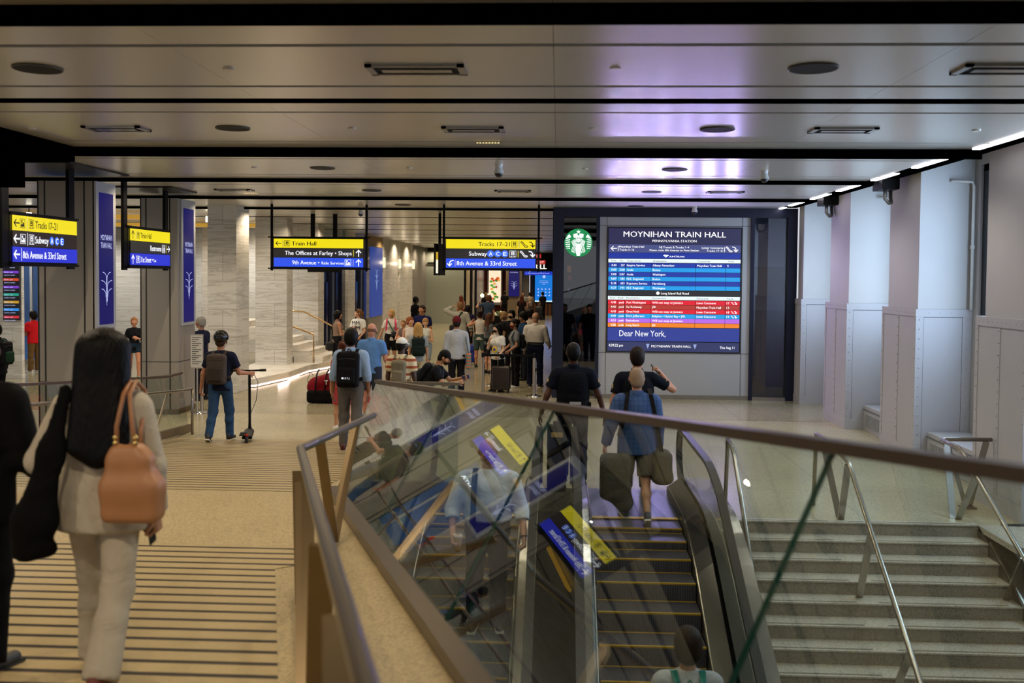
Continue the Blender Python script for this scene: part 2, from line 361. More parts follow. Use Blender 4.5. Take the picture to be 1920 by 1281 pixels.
# ------------------------------------------------------------ right wall
WL = mat('b4b2b0', .6, kind='painted plaster', amt=.04, scale=3); WP = mat('acabae', .58, .0, 'painted steel panel', amt=.05, scale=2)
f = MB(); f.box((6.0, 3, -.1), (6.3, 9.3, 5), WL)
wins = [(9.35, 10.7), (12.6, 14.55), (16.2, 17.3), (19.1, 20.5)]
ys = [9.3]+[v for p in wins for v in p]+[22.2]
for i in range(0, len(ys)-1, 2): f.box((6.0, ys[i], -.1), (6.3, ys[i+1], 5), WL)
for a, b in wins: f.box((6.0, a, -.1), (6.3, b, 1.5), WP); f.box((6.0, a, 4.3), (6.3, b, 5), WL)
f.box((5.05, -6, -3), (6.3, 7.6, 5), WL)
struct('wall_right', f)
for i, (a, b) in enumerate(wins):
    wm = MB(); wm.box((6.04, a, 1.5), (6.1, a+.07, 4.3), BLACK).box((6.04, b-.28, 1.5), (6.1, b, 4.3), mat('101820', .4, kind='window frame')).box((6.04, a, 1.5), (6.1, b, 1.57), BLACK).box((6.04, a, 4.2), (6.1, b, 4.3), BLACK)
    wn = struct('window_%d' % (i+1), wm)
    p = MB(); p.box((6.065, a+.07, 1.57), (6.075, b-.28, 4.2), glass('9fc0e8')); p.build('pane', wn)
SEAMC = mat('6c6a70', .6, kind='joint')
def pier(x0, y0, y1, n):
    p = MB()
    p.box((x0+.03, y0+.03, 0), (6.12, y1-.15, 5), WL)
    p.box((x0, y0, 0), (6.0, y1+.02, 2.2), WP)
    q = .008
    # riveted bands on both faces
    for (za, zb) in ((2.11, 2.22), (0, .17)):
        p.box((x0-q-.004, y0-q-.004, za), (6.0, y1+.018, zb), WP)
    p.box((x0-q, y0-q, 0), (x0+.10, y0, 2.2), WP); p.box((x0-q, y0, 0), (x0, y0+.06, 2.2), WP); p.box((x0-q, y1-.05, 0), (x0, y1+.03, 2.2), WP)
    p.box((x0-q, (y0+y1)/2-.012, .17), (x0, (y0+y1)/2+.012, 2.11), WP); p.box((x0-.001, (y0+y1)/2+.012, .17), (x0, (y0+y1)/2+.02, 2.11), SEAMC); p.box((x0+.10, y0-.001, .17), (x0+.108, y0, 2.11), SEAMC); p.box((5.855, y0-.001, .17), (5.86, y0, 2.11), SEAMC); p.box((x0, y0-.001, 2.10), (5.86, y0, 2.11), SEAMC); p.box((5.86, y0-q, .17), (5.98, y0, 2.11), WP)
    r = .015
    z = .25
    while z < 2.08:
        for c in ((x0+.045, y0-q), ): p.ball((c[0], c[1], z), (r, r*.7, r), WP, 6)
        p.ball((5.92, y0-q, z), (r, r*.7, r), WP, 6)
        for yy in (y1-.02, (y0+y1)/2+.03, y0+.03): p.ball((x0-q, yy, z), (r*.7, r*.8, r*.8), WP, 6)
        z += .14
    for zz in (2.165, .09):
        k = 0
        while x0+.18+k*.16 < 5.85: p.ball((x0+.18+k*.16, y0-q, zz), (r, r*.7, r), WP, 6); k += 1
        k = 0
        while y0+.1+k*.12 < y1: p.ball((x0-q, y0+.1+k*.12, zz), (r*.7, r, r), WP, 6); k += 1
    struct('wall_right', p)
for n, (c, a, b) in enumerate(((5.1, 21.15, 21.75), (5.07, 17.74, 19.13), (5.20, 14.72, 16.2), (5.06, 11.0, 12.27), (5.06, 7.6, 9.0))): pier(c, a, b, n)
# radiator covers in the recesses
def radiator(y0, y1, label):
    m = MB(); x0 = 5.38
    m.box((x0, y0, 0), (5.99, y1, .44), LIGHTP); o = m.build('radiator_cover', bevel=.006); tag(o, label, 'radiator cover', 'radiator covers')
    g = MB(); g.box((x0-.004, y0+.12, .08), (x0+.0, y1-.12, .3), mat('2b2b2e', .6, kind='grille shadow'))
    n = int((y1-y0-.24)/.055)
    for k in range(n+1): g.box((x0-.014, y0+.12+k*.055, .08), (x0-.002, y0+.14+k*.055, .3), LIGHTP)
    for z in (.07, .3): g.box((x0-.014, y0+.1, z), (x0-.002, y1-.1, z+.02), LIGHTP)
    g.build('grille', o)
    t = MB(); t.box((x0-.012, y0, .36), (x0-.001, y1, .375), mat('5d5d60', .5, kind='joint')); t.build('lid_joint', o)
radiator(16.22, 17.7, 'pale metal radiator cover in the far wall recess')
radiator(12.3, 14.68, 'pale metal radiator cover partly behind the stair railing')
def pipe(x, y, label):
    m = MB(); m.tube([(x, y, 2.22), (x, y, 4.0), (x-.02, y, 4.06), (x-.3, y+.05, 4.08)], .022, WHITE, 10); o = m.build('pipe', smooth=True); tag(o, label, 'pipe')
    m = MB(); m.cyl((x, y, 3.1), .032, .05, WHITE, 12); m.build('coupling', o)
pipe(5.88, 17.66, 'thin white vertical pipe in the recess behind the middle pier')
pipe(5.95, 14.66, 'white pipe beside the tall dark window frame')
# linear lights along the ceiling edge, with black bracket boxes
LEDW = mat('fff6ff', .5, kind='led', emit=7.)
labs = ['nearest linear ceiling light at the right edge', 'second linear light from the front, under the end of the thick black beam', 'third linear light, just in front of the near conduit box', 'linear light in the middle of the row, past the near conduit box',
        'fifth linear light from the front, before the far conduit box', 'sixth linear light from the front, above the farthest pier', 'farthest linear light, next to the black portal']
for (a, b), lb in zip(((10.4, 11.68), (12.55, 13.65), (14.35, 15.4), (16.15, 17.3), (17.85, 19.05), (19.75, 20.85), (21.3, 22.6)), labs):
    m = MB(); m.box((4.70, a, CEIL-.0), (4.80, b, CEIL+.05), BLACK); o = tag(m.build('linear_light'), lb, 'ceiling light', 'linear lights along the right ceiling edge')
    d = MB(); d.box((4.705, a+.01, CEIL-.012), (4.795, b-.01, CEIL-.001), LEDW); d.build('diffuser', o)
f = MB(); f.box((4.80, 3, CEIL+.02), (5.1, 21.8, CEIL+.3), void); struct('trim_5', f)
for y, lb in ((15.4, 'black conduit box with bent pipe on the near pier'), (18.7, 'black conduit box on the pier farther back')):
    m = MB(); m.box((4.82, y-.2, 4.0), (5.08, y+.25, 4.16), BLACK); o = tag(m.build('conduit_box'), lb, 'junction box')
    d = MB(); d.tube([(4.9, y-.1, 4.0), (4.9, y-.1, 3.86), (4.96, y-.1, 3.80), (5.04, y+.05, 3.82), (5.06, y+.15, 3.9), (5.06, y+.15, 4.02)], .03, mat('8a8a88', .4, .6, 'grey conduit'), 10); d.build('conduit', o, smooth=True)
# ------------------------------------------------------------ ceiling fittings
DSK = mat('08080a', .6, kind='speaker grille')
def speaker(x, y, lb):
    m = MB(); m.cyl((x, y, CEIL-.012), .165, .012, DSK, 32); o = tag(m.build('ceiling_speaker'), lb, 'speaker', 'round ceiling speakers')
    r = MB(); r.tube([(x+.17*math.cos(a), y+.17*math.sin(a), CEIL-.008) for a in [2*PI*k/32 for k in range(32)]], .007, mat('4a4642', .5, kind='ring'), 6, closed=True); r.build('rim', o)
L_ = ['nearest', 'second nearest', 'third nearest', 'fourth nearest', 'farthest']
for i, (y, xs) in enumerate(((7.22, (-3.85, 1.79)), (10.17, (-3.37, 1.58)), (13.95, (-3.34, 1.59)), (17.6, (-3.33, 1.61)), (21.13, (-3.33, 1.6)))):
    speaker(xs[0], y, '%s round black speaker in the left row on the ceiling' % L_[i]); speaker(xs[1], y, '%s round black speaker in the right row on the ceiling' % L_[i])
def vent(x0, x1, y, lb):
    d = .16; m = MB(); FR = mat('8d8880', .25, .8, 'vent frame')
    for a, b in (((x0, y-d), (x1, y-d+.035)), ((x0, y+d-.035), (x1, y+d)), ((x0, y-d), (x0+.05, y+d)), ((x1-.05, y-d), (x1, y+d))): m.box((a[0], a[1], CEIL-.02), (b[0], b[1], CEIL), FR)
    o = tag(m.build('ceiling_diffuser'), lb, 'air vent', 'rectangular ceiling air vents')
    s = MB(); s.box((x0+.05, y-d+.035, CEIL-.004), (x1-.05, y+d-.035, CEIL-.001), DSK); s.box((x0+.1, y-.05, CEIL-.022), (x1-.1, y+.05, CEIL-.01), FR); s.build('slot_plate', o)
for a in ((-1.40, -.69, 7.25, 'wide metal air vent at the top centre of the ceiling'), (2.81, 3.5, 7.25, 'metal air vent cut by the right edge of the ceiling'), (-4.91, -4.3, 10.2, 'metal air vent at the left, beside a round speaker'),
          (-1.2, -.57, 10.2, 'metal air vent in the middle, second row'), (2.52, 3.15, 10.2, 'metal air vent right of the purple glow, second row'), (-6.14, -5.5, 17.65, 'small far air vent at the left above the second column'),
          (-1.14, -.5, 17.6, 'small far air vent above the right hanging sign'), (2.57, 3.2, 17.6, 'small far air vent above the departure board')): vent(*a)
for x, y, lb in ((-2.43, 7.24, 'white sprinkler cap left of the wide top vent'), (.39, 7.21, 'white sprinkler cap right of the wide top vent'), (-2.13, 10.17, 'sprinkler cap between speaker and vent in the second row'),
                 (-5.51, 10.22, 'sprinkler cap at the far left of the second row'), (.33, 10.13, 'small dark sprinkler cap right of the middle vent'), (4.15, 10.2, 'dark sprinkler cap near the right ceiling edge'),
                 (-4.3, 13.9, 'sprinkler cap left of the third-row speaker'), (-2.1, 13.9, 'sprinkler cap in the third row, middle'), (.35, 13.9, 'sprinkler cap in the third row, under the purple glow')):
    m = MB(); m.cyl((x, y, CEIL-.014), .04, .014, mat('d4cdc0', .4, kind='cap'), 16); o = tag(m.build('sprinkler'), lb, 'sprinkler', 'ceiling sprinkler caps')
def dome(x, y, lb, s=1.):
    m = MB(); m.cyl((x, y, CEIL-.05*s), .05*s, .05*s, WHITE, 18, .06*s); m.cyl((x, y, CEIL-.13*s), .075*s, .08*s, WHITE, 18, .05*s); o = tag(m.build('security_camera', smooth='auto'), lb, 'camera')
    d = MB(); d.ball((x, y, CEIL-.13*s), .06*s, mat('1a1a22', .1, kind='dome'), 14); d.build('dome', o, smooth=True)
dome(-.82, 13.43, 'white dome security camera near the centre of the ceiling', .95); dome(2.85, 14.09, 'white dome security camera right of the purple glow', .9); dome(2.86, 21.3, 'small dome camera above the departure board', .9); dome(-4.55, 22.7, 'small dome camera above the left hanging sign', .9)
# linear downlight inserts in the dark reveals
for x, y in ((-.95, 11.23), (-5.9, 18.4)):
    m = MB(); m.box((x, y-.014, CEIL-.004), (x+.28, y+.014, CEIL+.02), BLACK); o = tag(m.build('slot_light'), 'small row of lit dots in a ceiling reveal, %s' % ('centre of the ceiling' if x > -3 else 'above the second column'), 'ceiling light')
    d = MB()
    for k in range(8): d.cyl((x+.02+k*.034, y, CEIL-.008), .009, .003, mat('ffd38a', .5, kind='led', emit=5.), 8)
    d.build('lens', o)
# ------------------------------------------------------------ columns on the left
MAR = marble('d8d5cf', 'b9b5ad')
COLG = mat('98928a', .42, .2, 'grey metal cladding', amt=.03, scale=2); SEAM = mat('1c1a1a', .6, kind='seam')
EBLUE = mat('0c0a5e', .25, kind='screen blue', emit=.9, amt=.3, scale=.8, spec=.12); EWHT = mat('c4ccff', .5, kind='lit line', emit=1.0, amt=0)
def wheat(mb, fr, u, v, h, w, mt):
    """fountain-like emblem of rising arched lines"""
    def arc(pts, t):
        for (a, b), (c, d) in zip(pts, pts[1:]):
            dx, dy = c-a, d-b; l = math.hypot(dx, dy) or 1; nx, ny = -dy/l*t, dx/l*t
            mb.add([fr(a+nx, b+ny, .002), fr(a-nx, b-ny, .002), fr(c-nx, d-ny, .002), fr(c+nx, d+ny, .002)], [(0, 1, 2, 3)], mt)
    t = w*.014
    arc([(u, v), (u, v+h*.78)], t)
    for s in (-1, 1):
        for (x0, b0, top, xe) in ((.10, .10, .62, .50), (.20, .22, .40, .48), (.05, .55, .84, .38)):
            pts = [(u+s*x0*w*.5, v+b0*h), (u+s*x0*w*.5, v+(top-.12)*h)]
            for k in range(1, 6):
                a = k/5*PI/2; pts.append((u+s*w*(x0*.5+(xe-x0*.5)*(1-math.cos(a))), v+h*(top-.12+.16*math.sin(a))))
            arc(pts, t)
def column(name, x0, x1, y0, y1, z1, mt, label, cat='column', screen=None, base=.1):
    o = empty(name, ((x0+x1)/2, (y0+y1)/2, 0), label, cat); M = local(o)
    m = MB(); m.box((x0, y0, base), (x1, y1, z1), mt); m.build('shaft', o, M=M)
    m = MB(); m.box((x0-.01, y0-.01, 0), (x1+.01, y1+.01, base), STEELD if screen else MAR); m.build('base', o, M=M)
    if screen:
        m = MB(); m.box((x0-.002, y0-.004, base), (x0+.02, y0, z1), SEAM)
        for xx in (x0+.10, x1-.16): m.box((xx, y0-.004, base), (xx+.022, y0, z1), SEAM)
        m.box((x0, y0-.003, .98), (x1, y0, .99), SEAM); m.box((x1, y0, .98), (x1+.003, y1, .99), SEAM)
        m.build('panel_joint', o, M=M)
        ya, yb, za, zb = screen
        m = MB(); m.box((x1-.02, ya-.1, za-.06), (x1+.03, yb+.1, zb+.16), LIGHTP); fr_ = m.build('screen_surround', o, M=M)
        m = MB(); m.box((x1+.02, ya, za), (x1+.036, yb, zb), EBLUE); s = m.build('screen', o, M=M)
        m = MB(); fr = lambda u, v, e: (x1+.036+e, u, v)
        cx = (ya+yb)/2
        text(m, 'MOYNIHAN', cx, zb-.72, .085, .38, EWHT, fr, 'c'); text(m, 'TRAIN HALL', cx, zb-.84, .085, .38, EWHT, fr, 'c')
        wheat(m, fr, cx, zb-1.72, .58, .36, EWHT); m.build('emblem', s, M=Matrix.Identity(4))
    return o
column('screen_column', -7.86, -6.99, 14.7, 15.38, 4.02, COLG, 'grey clad column with tall blue screen behind the nearest left sign', screen=(14.8, 15.27, 1.85, 3.86))
column('screen_column', -7.80, -7.09, 18.25, 19.12, 4.04, COLG, 'second grey clad column with blue screen, behind the small sign', screen=(18.46, 18.98, 1.72, 3.87))
column('marble_column', -7.74, -7.1, 21.65, 22.55, CEIL, MAR, 'marble clad column right behind the man with the helmet')
column('marble_column', -8.12, -7.27, 26.35, 26.95, CEIL, MAR, 'marble clad column beside the lit ledge and small stairs')
column('marble_column', -8.0, -7.2, 29.55, 30.3, CEIL, MAR, 'marble clad column behind the left hanging sign')
# left wall beyond: glass fronts, marble piers, blue poster
BG = mat('1a2556', .12, .2, 'blue glass', emit=0, amt=.5, scale=1.1); DBL = mat('141c3c', .12, .4, 'dark blue glass', amt=.6, scale=.8)
f = MB()
for a, b, mt, x in ((33.8, 35.0, MAR, -7.2), (40.6, 44.3, MAR, -7.2), (44.9, 48.8, MAR, -7.2)): f.box((-8.3, a, 0), (x, b, CEIL), mt)
f.box((-8.3, 37.6, 0), (-7.22, 40.5, 1.0), COLG); f.box((-8.3, 44.3, 0), (-7.35, 44.9, CEIL), COLG); f.box((-8.3, 48.8, 0), (-7.3, 54.5, CEIL), mat('77716c', .5, kind='grey wall'))
f.box((-8.3, 37.5, 3.75), (-7.22, 40.55, CEIL), mat('a08658', .5, kind='wood panel'))
struct('wall_left', f)
for a, b, n in ((30.4, 33.8, 1), (35.0, 37.55, 2)):
    m = MB(); m.box((-7.5, a, 0), (-7.3, b, 3.6), DBL); o = struct('door_%d' % n, m)
    m = MB(); 
    k = a
    while k < b: m.box((-7.3, k, 0), (-7.24, k+.06, 3.6), NAVY); k += .85
    m.box((-7.3, a, 3.55), (-7.24, b, 3.62), NAVY); m.box((-7.6, a, 3.62), (-7.3, b, CEIL), GLASS); m.build('door_frame', o)
    m = MB(); m.box((-7.29, a+.4, .3), (-7.26, a+.7, 2.4), BG); m.box((-7.29, a+1.3, .9), (-7.26, a+1.6, 3.1), mat('3f4a63', .4, kind='display', amt=.6)); m.build('poster', o)
PO = mat('2b4fae', .5, kind='poster blue', emit=.55, amt=.08)
m = MB(); m.box((-7.215, 37.75, 1.02), (-7.17, 40.3, 3.72), PO); o = tag(m.build('wall_poster'), 'large blue lit poster with pale wheat emblem on the left wall', 'poster')
m = MB(); wheat(m, lambda u, v, e: (-7.168+e, u, v), 39.0, 2.0, .95, .7, mat('a9c4ee', .5, kind='print', emit=.9)); m.build('emblem', o)
for i, (y, p) in enumerate(((44.6, 'between two marble piers'), (40.55, 'beside the blue poster'), (48.85, 'near the grey far wall'), (35.0, 'next to the glass doors'))):
    m = MB(); m.box((-7.2, y-.05, 2.95), (-7.1, y+.05, 3.35), mat('ffe3b0', .5, kind='wall lamp', emit=1.6)); tag(m.build('wall_light'), 'small glowing wall washer %s' % p, 'wall light')
    lamp('POINT', (-7.0, y, 3.15), 5, WARM, shadow_soft_size=.05)  # light of the wall washer, not of a window
# train hall beyond: walls, cove lights
f = MB(); HW = marble('e6e2da', 'd2ccc2', 2., .5)
f.box((-30, 33, 0), (-8.5, 33.3, 5), HW); f.box((-22, 6, 0), (-21.7, 33, 5), HW)
f.box((-10.9, 30, 0), (-9.9, 30.5, CEIL), HW)
struct('wall_hall', f)
f = MB(); GOLD = mat('e0a83c', .5, kind='lit cove', emit=.6, amt=.25, scale=1.5)
for y, xa, xb in ((24.5, -17, -9.2), (28.5, -13, -8.4)): f.box((xa, y, 4.0), (xb, y+.3, 4.1), GOLD)
struct('trim_6', f)
spots = [(-9.2, 22.7), (-9.6, 25.6), (-8.6, 24.1), (-8.9, 30.2), (-9.7, 28.0), (-12.5, 23)]
for i, (x, y) in enumerate(spots):
    m = MB(); m.cyl((x, y, 3.9), .06, .14, mat('fff0d8', .5, kind='lamp glow', emit=5.), 14); o = tag(m.build('pendant_spot'), 'small glowing cylinder lamp under the ceiling beyond the columns', 'lamp', 'cylinder lamps of the train hall')
    m = MB(); m.cyl((x, y, 4.04), .012, .11, BLACK, 8); m.build('rod', o)
# schedule screen column at the far left
o = column('marble_column', -14.4, -13.25, 24.0, 24.12, CEIL, MAR, 'marble column at the left edge carrying a coloured schedule screen')
m = MB(); m.box((-13.68, 23.93, 1.45), (-13.26, 23.99, 3.35), mat('0b0c1c', .3, kind='screen', emit=.5)); s = tag(m.build('schedule_screen'), 'narrow black schedule screen with coloured rows under the nearest sign', 'screen')
rows = ['d02a30', '1f6fd0', '1b9a5a', '7a3ac8', 'd84a20', '7a3ac8', '1b9a80', 'c89a20', '2a8ae0', 'd02a30']
for k, c in enumerate(rows):
    m = MB(); z = 3.22-k*.185; m.box((-13.66, 23.92, z-.06), (-13.28, 23.935, z), mat(c, .4, kind='row', emit=.9, amt=0)); text(m, 'Babylon  peak', -13.64, z-.048, .035, .22, EWHT, lambda u, v, e: (u, 23.918-e, v)); text(m, 'Jamaica transfer', -13.64, z-.12, .03, .28, EWHT, lambda u, v, e: (u, 23.918-e, v)); m.build('schedule_row', s)
f = MB(); f.box((-16.5, 27.6, 0), (-12.25, 27.9, .15), COLG); f.box((-16.5, 27.65, .15), (-13.0, 27.7, 3.6), mat('4a78b8', .2, kind='ticket hall glass', emit=.28, amt=.5, scale=1.)); 
for x in (-16.4, -15, -13.7, -12.95): f.box((x, 27.6, .15), (x+.07, 27.7, 3.7), LIGHTP)
struct('window_9', f)
m = MB(); text(m, 'MTA', -14.0, 2.95, .14, .5, mat('e8f4ff', .5, kind='lit letters', emit=2.), lambda u, v, e: (u, 27.58-e, v), bold=.08); tag(m.build('lit_sign'), 'glowing white MTA letters on the blue glass wall', 'sign')
# small marble stairs with lit ledge and handrails
m = MB(); LED2 = mat('ffd9c8', .5, kind='ledge light', emit=2.2)
pl = [(-8.3, 22.8), (-7.05, 22.8), (-6.72, 24.6), (-6.7, 26.4), (-6.1, 28.9), (-7.2, 28.9), (-8.3, 28.9)]
m.prism([(x, y, .06) for x, y in pl], (0, 0, .14), HW); o = tag(m.build('marble_steps'), 'small flight of marble steps rising left behind the marble columns', 'stairs')
m = MB()
for i in range(7): m.box((-7.0-.36*i-.3, 27.2, .2+.16*i), (-6.5-.36*i, 29.4, .36+.16*i), HW)
m.build('steps', o)
m = MB(); 
for (a, b) in zip(pl[:4], pl[1:5]):
    m.add([(a[0]+.01, a[1], .012), (b[0]+.01, b[1], .012), (b[0]+.01, b[1], .06), (a[0]+.01, a[1], .06)], [(0, 1, 2, 3)], LED2)
m.build('ledge_light', o)
for (a, b), in (((pl[1], pl[3]),), ((pl[3], pl[4]),)):
    lamp('AREA', ((a[0]+b[0])/2+.15, (a[1]+b[1])/2, .05), 9, (1, .7, .62), rot=(0, -PI/2*.9, 0), shape='RECTANGLE', size=.08, size_y=2)  # light of the glowing ledge strip, not of a window
for pts, lb in (([(-6.75, 27.2, .2), (-6.75, 27.2, .98), (-8.3, 27.25, 1.55)], 'bronze handrail on the near side of the small marble stairs'), ([(-6.2, 28.6, .1), (-6.2, 28.6, .98), (-7.4, 28.7, 1.55), (-8.2, 28.7, 1.6)], 'long bronze handrail on the far side of the small marble stairs')):
    m = MB(); m.tube(pts, .024, mat('b89a6c', .3, .9, 'bronze'), 8); tag(m.build('handrail', smooth=True), lb, 'handrail')
# ------------------------------------------------------------ far end
f = MB(); PGR = mat('93988c', .4, .1, 'pale green wall', amt=.06, scale=.6)
f.box((-7.4, 54.5, 0), (-5.2, 54.8, CEIL), PGR); f.box((-7.2, 54.4, 3.3), (-5.3, 54.5, 3.36), BLACK); f.box((-7.2, 54.4, 3.95), (-5.3, 54.5, CEIL), BLACK); f.box((-5.9, 54.4, 3.36), (-5.6, 54.5, 3.95), mat('6a5c44', .5, kind='wood'))
for x, w_, mt in ((-5.2, .12, BLACK), (-5.08, .2, mat('a89a80', .4, kind='stone')), (-4.88, .12, BLACK), (-4.72, .1, COLG), (-4.62, .1, BLACK)): f.box((x, 54.6, 0), (x+w_, 55.0, CEIL), mt)
f.add([(-4.9, 54.8, 0), (-5.2, 69.8, 0), (-5.2, 69.8, CEIL), (-4.9, 54.8, CEIL)], [(0, 1, 2, 3)], mat('75696e', .3, .1, 'stone wall', amt=.2, scale=.9))
RS = banded('8c2416', '3a0c08', 0, .22, .3, .5); f.box((-6, 70, 0), (-3.4, 70.2, CEIL), RS)
f.box((-3.5, 66, 0), (-2.45, 70, CEIL), mat('7a6a52', .4, kind='tan stone')); f.box((-2.45, 68, 0), (-2.0, 68.2, CEIL), COLG); f.box((-2.0, 70, 0), (-.1, 70.2, CEIL), banded('7a4a2c', '1a100c', 0, .3, .4, .5))
f.box((-2.6, 64, 3.0), (-.1, 64.3, CEIL), BLACK); f.box((-4.4, 69.6, 3.9), (-3.5, 69.9, CEIL), BLACK)
struct('wall_far', f)
m = MB(); m.box((-5.0, 69.7, .6), (-3.95, 69.9, 3.35), WHITE); o = tag(m.build('advert_panel'), 'tall white framed food advert on the red slatted wall', 'advert')
m = MB(); m.box((-4.88, 69.66, .8), (-4.05, 69.69, 3.2), mat('ffd8b8', .5, kind='advert', emit=1.2)); s = m.build('poster', o)
m = MB(); rnd = random.Random(3)
for k in range(26):
    c = rnd.choice(['e05a20', '3f8a2c', 'f0b050', 'c8381c', '5fa83a', 'f5e8d0']); m.ball((-4.46+rnd.uniform(-.28, .28), 69.65, rnd.uniform(1.0, 2.5)), (.12, .01, .09), mat(c, .5, kind='food print', emit=.9), 8)
m.build('food_picture', s)
m = MB(); m.box((-3.3, 65.9, 1.3), (-2.6, 65.99, 3.1), EBLUE); o = tag(m.build('blue_screen'), 'far blue screen with emblem on the tan column', 'screen'); m = MB(); fr = lambda u, v, e: (u, 65.89-e, v)
text(m, 'MOYNIHAN', -2.95, 2.85, .07, .5, EWHT, fr, 'c'); wheat(m, fr, -2.95, 1.75, .6, .45, EWHT); m.build('emblem', o)
m = MB(); m.box((-1.65, 69.7, .75), (-.4, 69.9, 2.95), mat('1878d8', .4, kind='screen', emit=1.0, amt=.1)); o = tag(m.build('information_screen'), 'bright light blue screen with white icons at the far right end', 'screen'); m = MB(); fr = lambda u, v, e: (u, 69.68-e, v)
for s_, z in (('A good career', 2.3), ('is an important', 2.18), ('train.', 2.06)): text(m, s_, -1.02, z, .07, None, EWHT, fr, 'c')
for i in range(4):
    for j in range(3): m.ball((-1.42+i*.26, 69.67, 1.75-j*.22), (.05, .01, .05), EWHT, 8)
m.ball((-1.02, 69.67, 2.62), (.1, .01, .12), EWHT, 10); m.box((-1.65, 69.66, .75), (-.4, 69.68, .95), mat('d0f0f0', .4, kind='strip', emit=1.)); m.build('icons', o)
m = MB(); m.box((-2.0, 67.2, 0), (-.25, 67.8, .85), banded('6a3c20', '140c08', 0, .25, .35, .5)); m.box((-2.05, 67.15, .85), (-.2, 67.85, .9), BLACK); tag(m.build('counter'), 'dark wooden slatted counter under the light blue screen', 'counter')
m = MB(); m.box((-2.2, 63.9, 2.72), (-.3, 63.97, 2.95), mat('1c3cc8', .4, kind='sign blue', emit=.9)); o = tag(m.build('hanging_sign'), 'small far blue direction sign under the black header', 'sign'); m = MB(); text(m, '← 8th Avenue & 33rd Street', -2.1, 2.8, .08, 1.5, EWHT, lambda u, v, e: (u, 63.89-e, v)); m.build('lettering', o)
m = MB(); text(m, 'GRILL', -1.5, 3.12, .28, 1.1, mat('fff4d8', .5, kind='lit letters', emit=2.5), lambda u, v, e: (u-.4, 63.95-e, v), bold=.06); tag(m.build('lit_sign'), 'glowing white shop letters on the black header', 'sign')
for x, z, lb in ((-1.05, 3.62, 'upper red exit sign by the black portal'), (-.85, 3.32, 'lower red exit sign by the black portal')):
    m = MB(); m.box((x-.2, 48.0, z-.1), (x+.2, 48.06, z+.1), mat('c01018', .4, kind='exit red', emit=.8)); o = tag(m.build('exit_sign'), lb, 'exit sign'); m = MB(); m.box((x-.16, 48.02, z+.1), (x-.14, 48.04, CEIL), BLACK); m.build('hanger', o); m = MB(); text(m, 'EXIT', x, z-.05, .1, .28, mat('ffb0a8', .5, kind='lit', emit=1.5), lambda u, v, e: (u, 47.99-e, v), 'c'); m.build('lettering', o)
for k, (x, y) in enumerate(((-4.6, 60), (-4.25, 60))):
    m = MB(); m.cyl((x, y, .0), .1, .02, BLACK, 12); m.cyl((x, y, 0), .015, 1.35, BLACK, 8); o = tag(m.build('globe_lamp'), 'glowing globe lamp before the red wall, %s of two' % ('left', 'right')[k], 'lamp'); m = MB(); m.ball((x, y, 1.45), .12, mat('ffe8a8', .5, kind='globe', emit=3.), 14); m.build('globe', o, smooth=True)
m = MB(); m.box((-3.6, 52, 0), (-3.0, 52.6, .55), BLACK); o = tag(m.build('planter'), 'black planter with white flowers near the tan column', 'planter'); m = MB(); rnd = random.Random(5)
for k in range(40): m.ball((-3.3+rnd.uniform(-.3, .3), 52.3+rnd.uniform(-.3, .3), .62+rnd.uniform(-.05, .15)), .06, mat('e8f0d8' if k % 3 else '4a6a38', .6, kind='flower'), 6)
m.build('flowers', o)
# ------------------------------------------------------------ portal with departure board
f = MB()
f.box((-.125, 21.7, 3.95), (5.12, 22.3, CEIL), NAVY); f.box((-.125, 21.7, 0), (.11, 22.2, 3.95), NAVY); f.box((.815, 21.7, 0), (.885, 22.2, 3.95), NAVY)
f.box((4.13, 21.7, 0), (4.21, 22.2, 3.95), NAVY); f.box((4.92, 21.7, 0), (5.12, 22.2, 3.95), NAVY)
f.box((-.14, 22.2, 0), (-.04, 70, CEIL), mat('2a2c38', .25, .3, 'dark side wall', amt=.3)); f.box((.11, 24.0, 0), (5.0, 24.1, CEIL), mat('14151c', .5, kind='shop back wall', amt=.5, scale=1))
f.box((.11, 21.72, 0), (.82, 22.1, .05), STEELD); f.box((4.21, 21.72, 0), (4.92, 22.1, .07), STEEL)
struct('wall_portal', f)
for n, (a, b) in ((5, (.11, .815)), (6, (4.21, 4.92))):
    m = MB(); m.box((a, 21.80, .06), (b, 21.82, 3.95), glass('8c909c' if n == 5 else 'b8bcc4', .10)); struct('window_%d' % n, m)
f = MB(); f.box((4.21, 22.0, 2.9), (4.92, 22.05, 3.95), mat('b8bec4', .6, kind='frosted film')); f.box((4.21, 22.0, 1.95), (4.92, 22.05, 2.9), mat('8e8c8c', .6, kind='frosted film')); f.box((4.21, 22.0, 0), (4.92, 22.05, 1.95), mat('38343c', .5, kind='dark film', amt=.3)); struct('trim_7', f)
m = MB(); 
for (x, z, c, w_) in ((.2, 2.75, 'ff9a30', .12), (.22, 2.55, 'd05030', .1), (.22, 2.3, 'd8e0ff', .05), (.5, 1.25, 'c02030', .1), (.42, .98, '3040ff', .06)): m.box((x, 23.9, z), (x+w_*.8, 23.95, z+w_*1.3), mat(c, .5, kind='far light', emit=1.0))
for k in range(7): m.box((.35+k*.07, 23.9, 2.05), (.38+k*.07, 23.95, 2.06), mat('ffd8a8', .5, kind='far light', emit=1.))
tag(m.build('shop_lights'), 'small coloured lights inside the dark shop window', 'lights')
